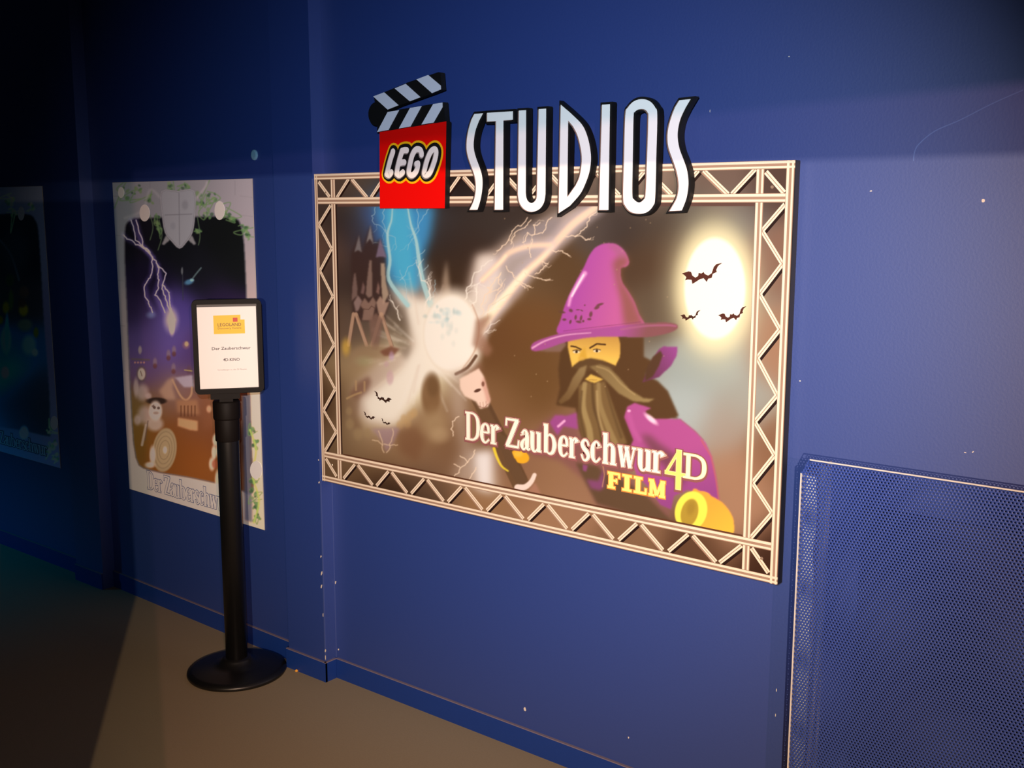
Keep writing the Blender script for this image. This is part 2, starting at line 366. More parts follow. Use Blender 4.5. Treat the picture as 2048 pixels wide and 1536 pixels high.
ch = chips('paint_chip', PR, [(671, 1165, 1.8, 3.5, .3), (677, 1299, 1.4, 2.2, 0), (1050, 1418, 2.6, 5, -.2), (991, 1458, 1.3, 2.8, 0), (1742, 382, 3.2, 1.6, 0), (1966, 401, 4, 4, .4), (1930, 905, 3, 1.2, .3), (1946, 904, 3, 1.3, -.6), (1600, 762, 2, 1.4, 0), (1257, 1475, 1.5, 3, 0), (1578, 113, 2.5, 1.4, 0), (1551, 1430, 1, 4, 0), (1553, 1380, 1, 4, 0), (1420, 222, .8, 4, 0)])
tag(ch.build('paint_chip', bpy.data.objects['wall_right']), kind='stuff')
ch = chips('paint_chip', PM, [(586, 846, 2.2, 1.6, .5), (574, 858, 1.5, 1, .5), (600, 100, 1.5, 1.5, 0)])
tag(ch.build('paint_chip', bpy.data.objects['wall_center']), kind='stuff')
mb = MB(); sc = [PR.px(p, .0005) for p in smooth([(2046, 180), (1985, 207), (1920, 240), (1870, 262), (1838, 288), (1829, 305), (1827, 322)], 5)]
mb.ribbon(PR, sc, .0022, .0005, mat('scratch', (85, 110, 165), rough=.6)); mb.build('scratch', bpy.data.objects['wall_right'])
# baseboard end of the pier, stray crumb
mb = MB(); p = floor_px((593, 1343)); mb.lathe((p.x, p.y, 0), [(.004, 0), (.006, .003), (.004, .006), (.001, .008)], mat('crumb', (235, 170, 60), rough=.7), 8)
tag(mb.build('crumb'), 'tiny orange crumb on the floor against the blue baseboard of the pier', 'crumb')
# small pale round plug on the wall above the castle poster
s_, z_ = PM.px((508, 310), .003); mb = MB()
ringp = lambda r, off: [PM.pt(s_+r*math.cos(2*math.pi*i/20), z_+r*1.05*math.sin(2*math.pi*i/20), off) for i in range(20)]
A, B, C = ringp(.017, .0), ringp(.0165, .004), ringp(.012, .006); gm = mat('pale_disk', (120, 165, 190), rough=.4)
for P, Q in ((A, B), (B, C)):
    for i in range(20): k = (i+1) % 20; mb.face([P[i], P[k], Q[k], Q[i]], gm)
mb.face(C, gm); tag(mb.build('wall_disk', smooth=False), 'small pale blue round plug on the dark wall above the shield poster', 'disk')

# ================================================================== BIG BILLBOARD
PB = Plane((-2.675, -.023), (-1.048, -.023))   # back plane of its board; s = X + 2.675
TH = .022; XO = 2.675
bill = thing('billboard', (-1.86, -.03, .71), 'large bright printed board with a purple-hatted wizard, moon and silver truss border', 'poster')
mb = MB(); mb.pbox(PB, 0, 1.627, .710, 1.715, 0, TH, mat('board_edge', (22, 20, 24), rough=.5)); mb.build('board', bill)
for a in (.15, .8, 1.45):
    mb = MB(); mb.box(-2.675+a-.02, -2.675+a+.02, -.023, -.0008, .78, 1.66, mat('batten_wood', (120, 95, 70), rough=.8)); mb.build('batten', bill)
art = Art(622, 312, 1602, 1180)
art.base([(690,440,60,50,45),(665,370,105,85,75),(700,560,75,60,55),(690,650,110,95,85),(800,430,70,160,225),(760,430,90,140,220),(735,475,75,66,80),(870,440,78,74,76),(890,490,58,50,48),(880,560,78,56,36),
 (960,440,70,62,58),(1000,440,75,65,60),(940,500,72,52,42),(905,540,80,60,45),(1180,440,100,90,85),(1250,450,72,62,58),(1320,450,85,75,65),(1400,440,110,105,95),(1480,440,130,130,125),(1060,620,130,90,50),
 (1000,700,125,86,50),(1050,760,125,90,50),(1060,560,122,100,74),(1110,540,108,80,50),(1290,520,92,68,48),(1330,600,112,96,76),(1345,500,112,92,70),(1400,740,168,184,180),(1450,720,175,190,185),(1480,800,172,178,168),
 (1380,820,182,200,200),(1450,850,175,162,148),(1470,950,180,140,110),(1480,1050,185,145,115),(1100,960,170,130,95),(1060,930,160,120,90),(1150,1000,175,135,105),(1160,950,165,125,95),(1000,800,150,112,75),
 (900,900,140,105,75),(870,950,165,130,100),(800,900,165,130,95),(750,900,160,130,95),(700,880,160,135,100),(690,800,150,122,90),(700,740,188,165,122),(820,750,255,252,215),(780,800,252,246,205),(750,830,245,230,190),
 (855,860,165,130,92),(720,780,185,158,122),(650,500,125,95,78),(650,650,120,90,65),(650,800,60,35,18),(650,900,120,95,70),(720,960,130,100,70),(760,985,50,30,20),(850,985,80,60,45),(950,1010,175,135,95),
 (1100,1040,180,140,105),(1250,1070,150,115,85),(1400,1100,110,78,55),(1530,1110,70,42,28),(1545,900,150,110,80),(1545,700,175,135,105),(1545,500,150,115,95),(1545,380,95,72,62),(1450,370,130,108,95),(1300,370,155,135,118),
 (1150,370,130,112,98),(1000,370,60,44,36),(900,370,45,32,28),(800,370,70,55,45),(720,375,110,92,72)], 34)  # dark tones washed brown: warm glare on the glossy board put into the print
a = art
# cold glow of the upper left bolt and the smoke plume of light
a.poly([(745,412),(870,412),(862,470),(846,520),(850,575),(815,600),(775,560),(765,500)], (72,165,230), .95, 9)
a.poly([(770,412),(815,412),(828,500),(835,590),(800,590),(778,500)], (84,198,240), .85, 7)
a.poly([(715,412),(745,412),(770,470),(765,520),(735,450)], (70,95,170), .35, 8)
a.poly([(775,570),(815,575),(840,585),(848,520),(862,560),(890,600),(905,575),(930,595),(942,540),(952,508),(985,500),(1020,470),(1060,450),(1110,425),(1160,412),(1200,412),(1150,470),(1080,520),(1040,590),(1000,620),(968,660),(950,690),(948,740),(880,745),(850,760),(815,790),(790,850),(740,850),(705,820),(712,770),(760,720),(820,690),(812,640),(795,610)], (214,196,182), .78, 9)
a.poly([(790,575),(840,600),(880,590),(925,600),(950,640),(1000,590),(1020,600),(965,665),(950,740),(870,745),(830,800),(790,850),(735,840),(725,800),(800,740),(830,690),(815,640)], (255,254,240), .95, 8)
a.poly([(940,590),(955,512),(990,508),(1010,560),(965,640)], (252,246,236), .85, 8)
a.poly([(1012,520),(1050,472),(1085,490),(1075,530),(1040,570),(1010,590),(985,590)], (188,184,190), .55, 7)
a.poly([(1030,462),(1090,440),(1130,430),(1110,470),(1060,480)], (150,146,158), .55, 6)
a.poly([(885,560),(893,520),(899,565),(905,610),(880,610)], (235,215,190), .6, 4)
a.poly([(812,612),(822,700),(812,720),(790,690),(783,640),(790,612)], (120,105,88), .45, 5)
for P, wd in (([(815,412),(822,450),(832,480),(838,520),(845,560),(862,610)], 5), ([(785,412),(783,440),(775,470),(780,520),(778,560),(815,610)], 4)):
    P = smooth(P, 5); a.line(P, wd*2.4, (120,215,242), .35, 7); a.line(P, wd*.5, (185,235,240), .85, 1.6, w2=wd*2.2)
for A_, B_ in (((857,418),(820,475)), ((835,415),(815,500)), ((850,500),(835,552)), ((856,530),(838,552)), ((750,415),(775,470)), ((800,560),(840,520)), ((815,600),(800,540)), ((870,560),(866,600)), ((770,415),(790,500)), ((745,488),(776,492))):
    a.bolt(A_, B_, 1.6, (190,228,240), .6, .13, 4, 2, .8, w2=.9)
# great warm bolt
for P, wd in (([(1196,412),(1150,445),(1118,478),(1085,515),(1052,545),(1015,590),(975,640),(955,670)], 17), ([(1100,490),(1060,492),(1020,505),(1000,525),(965,560)], 12)):
    P = smooth(P, 5); a.line(P, wd*1.9, (222,212,224), .5, 12); a.line(P, wd*.8, (255,226,196), .9, 5, w2=wd*.9); a.line(P[12:], 4, (255,250,215), .8, 4)
a.line(smooth([(1050,545),(1010,590),(970,640)],4), 9, (255,253,222), .95, 6, w2=16)
Wc = (250,228,200)
for pts in ([(1055,435),(1042,452),(1024,462),(1018,478),(1004,492),(993,502)], [(1062,440),(1050,455),(1030,465),(1022,488)], [(1104,435),(1092,450),(1085,466),(1065,470),(1055,465),(1045,485)],
            [(1068,470),(1067,450),(1080,445)], [(1122,472),(1150,473),(1162,462),(1172,455),(1178,435),(1194,424)], [(1150,473),(1165,474),(1171,480),(1182,476)], [(1104,500),(1112,504),(1125,502),(1133,508),(1139,512)],
            [(1050,545),(1060,552),(1075,556),(1090,560),(1100,560)], [(1034,562),(1045,566),(1054,572),(1062,574)], [(1030,574),(1040,568),(1050,576)], [(1000,548),(990,560),(975,575),(980,586),(995,580),(1005,566)],
            [(1012,532),(1024,545),(1030,556)], [(1085,523),(1096,528)], [(1070,548),(1082,540),(1092,530)], [(960,655),(975,625),(990,600),(1002,580)], [(955,640),(962,610),(985,575)], [(1062,515),(1062,490),(1064,478)], [(1002,545),(997,560),(1003,572)]):
    for i in range(len(pts)-1): a.bolt(pts[i], pts[i+1], 1.9, Wc, .8, .12, 3, 0, .7)
    a.bolt(pts[-2], (pts[-1][0]*1.6-pts[-2][0]*.6, pts[-1][1]*1.6-pts[-2][1]*.6), 1.2, Wc, .55, .2, 3, 0, .7)
a.line([(985,610),(1015,590),(1035,585)], 1, (215,190,160), .4, 1)
# dark bulge and orb
for _ in range(46):
    an = rng.uniform(0, 6.28); d0 = rng.uniform(20, 70); L_ = rng.uniform(25, 70); c1 = [(255,252,234),(255,244,220),(232,214,196),(255,255,246)][_ % 4]
    x = 845+d0*math.cos(an); y = 700+d0*1.3*math.sin(an); a.line([(x, y), (x+L_*math.cos(an), y+L_*1.2*math.sin(an))], rng.uniform(3, 8), c1, .28, 4, w2=1)
for A_, B_ in (((850,620),(862,560)), ((940,620),(962,560)), ((930,600),(985,520)), ((800,640),(780,590)), ((955,690),(1000,640)), ((860,600),(832,520)), ((950,650),(1010,600))): a.bolt(A_, B_, 3, (255,252,240), .8, .1, 4, 3, 1.2, w2=1)
a.ell(905, 668, 62, 86, (255,253,238), .9, .25, .1)
a.ell(903, 668, 57, 79, (236,222,196), .35, .05); a.ell(901, 666, 53, 74, (255,255,244), 1, .08, .05)
for q in range(28):
    x = 887+rng.normal(0, 13); y = 632+rng.normal(0, 10); a.ell(x, y, rng.uniform(2, 6), rng.uniform(2, 6), [(200,236,240),(224,246,246),(170,208,212)][q % 3], .38, .9)
for q in range(10): a.ell(905+rng.normal(0, 12), 665+rng.normal(0, 12), 4, 6, (222,238,232), .35, .8)
a.line(smooth([(945,610),(958,650),(950,700),(925,738)], 5), 3, (205,160,135), .5, 2); a.line(smooth([(912,748),(935,735),(952,712)], 5), 6, (110,72,48), .85, 2)
a.poly([(952,640),(985,628),(965,665),(985,700),(975,715),(958,700),(945,690)], (175,130,105), .75, 4)
a.poly([(905,748),(935,742),(960,722),(968,745),(940,752)], (150,105,78), .6, 4)
# castle, left
cs = lambda L: [(680+x/6.98, 420+y/6.98) for x, y in L]
a.poly(cs([(150,620),(265,345),(300,600),(420,210),(470,470),(520,450),(560,395),(640,660),(640,1000),(690,1280),(620,1536),(180,1536),(160,1200)]), (78,56,52), .8, 3)
for L, c1 in (([(200,590),(265,350),(305,590),(250,560)], (150,146,150)), ([(365,470),(425,210),(465,470),(415,400)], (168,166,168)), ([(500,660),(560,395),(650,665),(580,650)], (150,135,165)),
              ([(215,870),(245,1100),(240,1200),(160,1270),(175,1050),(195,900)], (150,125,118)), ([(410,700),(445,700),(450,1200),(400,1230),(360,1180),(375,1000)], (165,140,128)), ([(565,740),(625,740),(640,1000),(680,1180),(600,1330),(580,1100)], (205,185,160)),
              ([(290,1160),(320,1000),(350,1080),(330,1180)], (150,120,115)), ([(505,1150),(530,1000),(555,1080),(545,1180)], (165,130,120)),
              ([(250,1190),(310,1270),(260,1400),(220,1420),(190,1290)], (175,150,145)), ([(280,1330),(345,1225),(400,1300),(460,1210),(505,1290),(480,1400),(450,1536),(310,1536),(330,1390)], (170,140,125)),
              ([(505,1290),(560,1200),(640,1290),(690,1280),(620,1470),(540,1450)], (200,170,150))):
    a.poly(cs(L), c1, .85, 1.3)
a.line(cs([(330,1380),(400,1390),(440,1340),(500,1380)]), 1.4, (105,76,66), .8, .7)
for x0, x1, yb in ((707, 697, 690), (712, 733, 690), (762, 744, 690), (763, 783, 692)):
    a.line([(x0, 628), (x1, yb)], 6, (205,170,142), .9, 1.2, w2=8); a.line([(x0+3, 632), (x1+4, yb)], 1, (120,85,70), .6, .8)
a.poly([(738,640),(752,625),(766,640),(756,700),(744,700)], (150,118,104), .8, 2)
a.poly([(700,705),(715,695),(735,688),(765,690),(790,705),(770,722),(740,716),(705,740)], (176,150,116), .7, 4)
a.poly([(760,703),(782,692),(800,698),(785,712),(768,712)], (140,88,68), .8, 2)
a.ell(692, 694, 8, 16, (232,192,82), .75, .7); a.ell(728, 722, 16, 9, (190,200,150), .35, .8)
a.poly([(698,790),(715,765),(738,752),(742,765),(735,782),(712,800)], (140,100,80), .7, 4)
for x, y in ((712, 770), (729, 772)): a.line([(x, y-8), (x, y+10)], 4, (200,170,125), .8, 1.5)
a.line([(694,797),(708,790),(722,785)], 4, (205,175,125), .8, 1.5)
a.poly([(695,800),(720,790),(715,830),(725,860),(705,858)], (150,118,88), .6, 4)
for x, y, r in ((698,822,6),(700,848,8),(716,868,9),(735,866,7)): a.ell(x, y, r, r*1.3, (182,158,116), .55, .5)
a.ell(780, 755, 7, 14, (222,186,196), .6, .4); a.ell(773, 728, 5, 6, (215,180,190), .5, .6); a.ell(783, 712, 5, 9, (215,186,226), .6, .6)
a.ell(862, 790, 19, 42, (150,114,76), .9, .3); a.ell(866, 772, 12, 22, (126,94,60), .6, .5)
a.ell(870, 850, 24, 30, (196,172,130), .6, .7); a.ell(880, 870, 18, 14, (205,180,140), .5, .7)
for x, y in ((808,838),(820,832),(828,826),(815,848),(800,850)): a.ell(x, y, 7, 9, (214,180,125), .6, .5)
a.poly([(790,862),(830,850),(850,880),(835,925),(800,905)], (140,98,68), .6, 7)
a.poly([(742,858),(800,855),(785,890),(772,905),(765,885),(750,865)], (186,158,176), .65, 3)
for A_, B_ in (((757,862),(768,905)), ((785,858),(773,905)), ((768,888),(795,890)), ((745,880),(765,890))): a.bolt(A_, B_, 2.2, (240,215,180), .7, .08, 3, 0, 1)
a.poly([(905,735),(935,745),(930,850),(945,900),(990,905),(1000,990),(960,980),(905,960),(925,900),(905,820)], (232,222,214), .55, 12)
a.poly([(948,905),(985,900),(985,985),(955,978)], (252,254,255), .9, 8)
for pts in ([(918,833),(905,843),(902,858),(906,872)], [(950,900),(935,925),(918,945),(908,955)], [(952,935),(944,948),(939,958)], [(920,912),(935,924)], [(908,928),(920,935)]):
    for i in range(len(pts)-1): a.bolt(pts[i], pts[i+1], 2, (252,232,205), .8, .1, 3, 0, .8)
# staff, skull knob
z2 = lambda L: [(820+x/3.49, 560+y/3.49) for x, y in L]
a.line([(955,790),(1000,880),(1040,965)], 30, (128,96,66), 1, 1.5, w2=36); a.line([(968,790),(1012,880),(1050,955)], 6, (100,72,48), .45, 4)
a.poly(z2([(345,690),(420,650),(480,615),(515,670),(540,760),(562,840),(545,885),(490,900),(460,850),(380,810),(350,760)]), (250,224,205), 1, 1.5)
a.poly(z2([(515,670),(540,760),(562,840),(540,870),(525,800),(500,720)]), (222,160,142), .7, 2.5)
a.ell(955, 781, 7, 3.2, (100,58,42), .9, .3, -.35); a.ell(966, 768, 3, 5, (140,90,70), .8, .4); a.line([(957,812),(968,816),(976,808)], 1, (150,95,75), .8, .8)
for q in (960, 966, 972): a.line([(q, 805+(q-960)*-.2), (q+1, 815)], .8, (170,115,95), .7, .6)
# moon with halo
for r, c1, al in ((1.6, (205,205,170), .35), (1.3, (235,230,180), .55), (1.12, (255,250,200), .9)): a.ell(1430, 577, 64*r, 103*r, c1, al, .35)
a.ell(1430, 577, 61, 101, (255,255,238), 1, .06)
# the wizard (a plain storybook wizard)
w4 = lambda L: [(1000+x/3.303, 450+y/3.303) for x, y in L]; w5 = lambda L: [(1000+x/3.303, 780+y/3.303) for x, y in L]
DK = (104,74,44)  # black hair lifted to brown by the painted glare
a.poly(w4([(430,760),(400,830),(385,950),(395,1080),(370,1190),(500,1210),(515,1330),(560,1480),(980,1480),(1080,1300),(1180,1260),(1110,1100),(1040,1030),(960,990),(1010,900),(950,870),(950,740),(780,735)]), DK, 1, 2)
a.poly(w4([(940,1040),(1000,900),(1050,820),(1080,802),(1172,805),(1168,860),(1130,930),(1050,1005)]), (165,82,158), 1, 1.3, (120,66,96), w4([(1170,850),(960,980)]))
a.poly(w4([(960,960),(1010,870),(1060,830),(1075,860),(1050,930),(1010,1000),(960,1030)]), (98,70,46), .95, 1.5)
a.poly(w5([(300,200),(360,160),(440,165),(510,150),(520,300),(640,350),(820,430),(860,560),(900,640),(1010,700),(1130,790),(1100,900),(640,760),(570,600),(400,470),(330,450),(210,430),(210,300)]), (150,98,98), .75, 5)
a.poly(w5([(325,215),(365,165),(440,170),(505,150),(515,260),(420,240),(380,300)]), (176,88,160), 1, 2); a.line(w5([(385,240),(425,205)]), 5, (250,190,235), .9, 2)
a.poly(w5([(500,480),(640,500),(700,560),(820,600),(960,690),(1060,790),(1150,880),(900,830),(640,750),(570,620)]), (112,88,62), .9, 3)
a.poly(w5([(840,110),(890,85),(1000,120),(960,140),(990,190),(1190,190),(1290,270),(1360,350),(1400,440),(1430,580),(1450,740),(1380,700),(1240,660),(1150,700),(1130,790),(1060,760),(980,640),(900,560),(850,400),(880,330),(820,180)]), (192,92,162), 1, 1.5, (168,82,158), w5([(1250,380),(1330,700)]))
a.poly(w5([(1060,100),(1110,120),(1180,190),(1140,185)]), DK, .9, 2)
a.poly(w5([(930,290),(990,300),(1060,360),(1180,440),(1240,560),(1200,640),(1100,520),(1000,420)]), (126,78,86), .75, 6)
a.line(w5([(1330,330),(1395,440),(1425,580),(1445,720)]), 3, (205,110,110), .7, 1.6); a.line(w5([(1190,195),(1290,275),(1345,330)]), 2, (175,110,130), .8, 1.2)
a.ell(1302, 838, 15, 5, (255,225,245), .95, .6, .7); a.ell(1258, 822, 3.4, 2.8, (250,200,235), .9, .6); a.line(w5([(850,160),(880,260),(920,330)]), 9, (206,104,176), .6, 5)
a.poly(w5([(545,490),(580,500),(570,540),(545,530)]), (165,88,150), .9, 1.5); a.poly(w5([(570,590),(650,600),(690,500),(690,640),(660,665),(600,650)]), (160,84,150), .8, 3); a.line(w5([(680,500),(690,560),(676,640)]), 1.6, (240,190,120), .7, 1)
# face between hair and beard, nose and half-closed eyes under heavy brows
a.poly(w4([(446,800),(450,742),(600,718),(772,700),(796,790),(792,870),(764,930),(700,905),(600,885),(540,890),(476,940)]), (240,200,92), 1, 1.2, (204,158,78), w4([(600,880),(620,720)]))
a.poly(w4([(560,800),(575,880),(545,905),(515,890),(530,850)]), (218,172,60), .8, 2); a.ell(*w4([(540,885)])[0], 6, 4, (226,182,80), .9, .4)
for x, y, s1 in ((505, 838, 1), (640, 832, 1)):
    p = w4([(x, y)])[0]; a.ell(p[0], p[1], 7, 3, (236,226,190), .9, .3); a.ell(p[0], p[1], 2.6, 2.8, (70,45,28), 1, .3); a.line([(p[0]-7, p[1]-2.5), (p[0], p[1]-4), (p[0]+7, p[1]-2)], 1.8, (96,66,38), .9, .8)
a.line(w4([(470,800),(500,805),(535,822)]), 3.2, (92,62,36), .95, 1); a.line(w4([(595,812),(640,785),(695,790)]), 3.4, (92,62,36), .95, 1)
a.poly(w4([(560,1020),(600,985),(685,1020),(620,1048)]), (228,192,92), 1, 1.2); a.line(w4([(590,1022),(640,1024)]), 1, (150,100,50), .7, .8)
# moustache and beard
a.poly(w4([(520,1060),(570,1035),(630,1050),(690,1030),(740,1170),(800,1340),(840,1440),(760,1480),(560,1470),(520,1300)]), (140,112,70), 1, 2)
for P, c1, wd in (([(560,1050),(550,1200),(590,1350),(600,1470)], (190,168,112), 9), ([(610,1050),(620,1200),(660,1330),(680,1460)], (106,80,50), 5), ([(650,1050),(660,1180),(700,1300),(760,1440)], (176,152,100), 8), ([(540,1100),(530,1250),(560,1400)], (112,86,54), 4), ([(700,1080),(740,1220),(800,1400)], (116,90,56), 4), ([(640,1100),(650,1250),(690,1400)], (196,172,118), 4)):
    a.line(smooth(w4(P), 5), wd, c1, .75, 3, w2=wd*1.5)
a.poly(w4([(475,945),(520,905),(560,890),(600,880),(680,895),(760,935),(740,965),(650,960),(570,960),(560,1010),(530,1010),(540,960)]), (112,84,52), 1, 2)
a.poly(w4([(575,925),(525,945),(480,1010),(440,1100),(385,1165),(400,1185),(460,1150),(520,1060),(560,985)]), (160,136,92), 1, 1.6, (128,98,60), w4([(540,950),(400,1180)]))
a.poly(w4([(590,935),(660,920),(720,940),(780,1000),(860,1090),(950,1145),(1022,1148),(980,1172),(880,1165),(780,1110),(700,1030),(640,975)]), (150,126,82), 1, 1.6, (170,148,98), w4([(640,950),(1000,1150)]))
a.line(smooth(w4([(640,935),(720,965),(800,1050),(890,1120)]), 4), 3, (188,164,112), .7, 2)
# hat
a.poly(w4([(225,826),(420,765),(440,790),(400,838),(300,836)]), (150,118,104), .95, 2)
hat = smooth(w4([(385,720),(402,620),(440,500),(500,375),(555,275),(590,200),(635,145),(700,120),(765,126),(812,160),(842,205),(853,252),(830,278),(798,290),(806,370),(850,440),(890,510),(920,590),(955,665),(850,690),(600,725)]), 4, True)
a.poly(hat, (190,88,186), 1, 1.2, (205,104,170), w4([(480,500),(760,560)]))
a.poly(w4([(790,200),(842,205),(853,252),(800,290),(806,370),(850,440),(890,510),(920,590),(955,660),(820,670),(800,500),(770,380),(745,250)]), (150,100,72), .72, 6)
a.poly(w4([(700,125),(765,126),(812,160),(842,205),(800,230),(760,180)]), (176,112,140), .5, 4)
a.line(smooth(w4([(560,320),(510,400),(470,470),(455,530)]), 5), 9, (250,186,236), .8, 3.5, w2=5); a.line(smooth(w4([(552,330),(515,395),(475,470)]), 5), 3.5, (255,236,250), .9, 1.6)
a.poly(smooth(w4([(204,805),(225,775),(300,745),(420,712),(600,690),(780,668),(950,648),(1100,644),(1165,656),(1172,682),(1120,712),(1000,738),(900,742),(780,738),(600,742),(440,772),(330,810),(250,832),(210,828)]), 3, True), (182,92,168), 1, 1.2, (150,96,100), w4([(800,690),(960,740)]))
a.line(smooth(w4([(215,812),(300,765),(430,728),(600,712)]), 5), 4, (246,190,226), .85, 2, w2=1.5); a.line(smooth(w4([(420,700),(600,678),(800,655),(930,640)]), 4), 1.2, (140,70,110), .6, 1)
a.line(smooth(w4([(800,690),(950,668),(1100,662),(1160,668)]), 4), 4, (186,110,150), .7, 2)
for x, y, rx, ry, rt in ((468,565,5,4,.5),(640,545,7,4,-.5),(660,525,9,3,-.3),(600,590,4,7,.2),(590,622,5,3,0),(500,610,3,6,.1),(520,640,7,3,.2),(535,615,3,7,.2),(550,635,3,3,0),(465,640,3,5,.3),(425,625,5,3,0),(515,560,5,1.5,0),(540,565,4,1.5,.5),(560,530,2,2,0),(410,575,8,3,.2)):
    p = w4([(x, y)])[0]; a.ell(p[0], p[1], rx*.8, ry*.8, (116,76,70), .8, .5, rt)
# gold sleeve cuff
a.poly(smooth(w5([(1270,668),(1330,672),(1395,700),(1470,745),(1525,815),(1545,880),(1532,955),(1400,940),(1290,915)]), 4, True), (250,178,66), 1, 1.2, (255,200,70), w5([(1380,760),(1480,960)]))
a.ell(*w5([(1352,688)])[0], 12, 5, (246,176,70), 1, .3, .3)
a.ell(*w5([(1262,800)])[0], 32, 40, (252,246,92), 1, .05, .25); a.ell(*w5([(1252,810)])[0], 17, 28, (196,166,62), 1, .1, .25); a.ell(*w5([(1262,780)])[0], 8, 14, (170,138,52), .5, .6, .25)
a.ell(1040, 913, 19, 13, (250,186,44), 1, .12, .35); a.ell(1036, 908, 9, 6, (255,214,90), .6, .6)
a.line(smooth([(988,897),(994,915),(1003,932),(1016,942)], 4), 6, (250,228,66), .95, 1.6, w2=3)
a.line([(1004,880),(1022,925),(1042,960)], 17, (124,94,66), 1, 1.5, w2=24)
a.line(smooth([(1035,975),(1050,974),(1062,964),(1069,950)], 5), 13, (250,232,220), 1, 1.6, w2=8); a.poly([(1056,982),(1070,965),(1078,980),(1084,992),(1062,990)], (190,140,115), .9, 2)
for _ in range(26): a.ell(rng.uniform(960, 1340), rng.uniform(430, 800), 1.3, 1.3, (200,170,130), .5, .6)
printm = attr_mat('print_and_glare')
art.mesh('artwork', PB, .004, 1.623, .714, 1.711, TH+.0004, 850, 524, printm, .76, bill)
# printed truss border
FL, FM, FD = ink((250,232,205), .82), ink((172,140,118), .8), ink((38,20,16), .8)
mb = MB(); o1 = TH+.0008
def bar(p, q, wd, two=True, k=0):
    d = np.array(q)-np.array(p); l = np.hypot(*d); n = np.array([-d[1], d[0]])/l
    mb.ribbon(PB, [p, q], wd, o1+k, FM)
    for t, f in ((.30, .30), (-.28, .24)): mb.ribbon(PB, [tuple(np.array(p)+n*wd*t), tuple(np.array(q)+n*wd*t)], wd*f, o1+k+.0003, FL)
X_ = lambda x: x+XO
rowB = (.735, .787); rowT = (1.639, 1.697)
def zig(horizontal, a0, a1, n, lo, hi, firstlow=True):
    st = (a1-a0)/n
    for i in range(n):
        s0 = a0+i*st; sm = s0+st*.47
        for p, q, sh in (((s0+.012, lo), (sm-.004, hi), 1), ((sm+.010, hi), (s0+st-.004, lo), 0)):
            P, Q = (p, q) if horizontal else ((p[1], p[0]), (q[1], q[0]))
            sh_ = (P[1]-Q[1])*(P[0]-Q[0]) > 0
            if sh_: mb.ribbon(PB, [(P[0]+.006, P[1]-.006), (Q[0]+.006, Q[1]-.006)], .008, o1-.0001, FD)
            else: mb.ribbon(PB, [(P[0]-.004, P[1]-.004), (Q[0]-.004, Q[1]-.004)], .008, o1-.0001, FM)
            mb.ribbon(PB, [P, Q], .0105, o1+.0002, FL); mb.ribbon(PB, [P, Q], .0018, o1+.0004, FM)
N = 9; step = .1527
for (lo, hi) in ((.733, .789), (1.640, 1.697)):
    zig(True, X_(-2.585), X_(-2.585)+N*step, N, lo, hi)
    P, Q = (X_(-1.205), lo), (X_(-1.147), hi); mb.ribbon(PB, [(P[0]+.006, P[1]-.006), (Q[0]+.006, Q[1]-.006)], .008, o1-.0001, FD); mb.ribbon(PB, [P, Q], .0105, o1+.0002, FL); mb.ribbon(PB, [P, Q], .0018, o1+.0004, FM)
def vz(xl, xr, ys):
    for i in range(len(ys)-1):
        P, Q = ((xr, ys[i]), (xl, ys[i+1])) if i % 2 == 0 else ((xl, ys[i]), (xr, ys[i+1]))
        if i % 2 == 0: mb.ribbon(PB, [(P[0]+.005, P[1]-.007), (Q[0]+.005, Q[1]-.007)], .008, o1-.0001, FD)
        mb.ribbon(PB, [P, Q], .0105, o1+.0002, FL); mb.ribbon(PB, [P, Q], .0018, o1+.0004, FM)
YS = [1.616, 1.555, 1.480, 1.408, 1.328, 1.256, 1.172, 1.102, 1.027, .951, .885, .812]
vz(X_(-2.660), X_(-2.602), YS); vz(X_(-1.124), X_(-1.070), YS)
for x0, x1 in ((-2.655, -2.605), (-1.120, -1.073)):
    for z0, z1 in ((1.690, 1.642), (.788, .735)):
        mb.ribbon(PB, [(X_(x0), z0), (X_(x1), z1)], .012, o1+.0002, FL); mb.ribbon(PB, [(X_(x0), z0), (X_(x1), z1)], .0018, o1+.0004, FM)
for x in (-2.5885, -1.1335): bar((X_(x), .73), (X_(x), 1.70), .020, k=.0003)
for z in (1.6305, .802): bar((X_(-2.66), z), (X_(-1.068), z), .021, k=.0006)
for x, wd in ((-2.6665, .015), (-1.0590, .020)): bar((X_(x), .7105), (X_(x), 1.7145), wd, k=.0012)
for z in (1.7055, .7205): bar((X_(-2.6745), z), (X_(-1.0485), z), .019, k=.0009)
mb.ribbon(PB, [(X_(-2.5765), .815), (X_(-2.5765), 1.618)], .006, o1+.0001, FD); mb.ribbon(PB, [(X_(-2.57), 1.616), (X_(-1.145), 1.616)], .008, o1, ink((96, 70, 62), .8))
mb.ribbon(PB, [(X_(-2.57), .8145), (X_(-1.145), .8145)], .004, o1, ink((96, 60, 40), .8))
mb.build('printed_truss', bill)
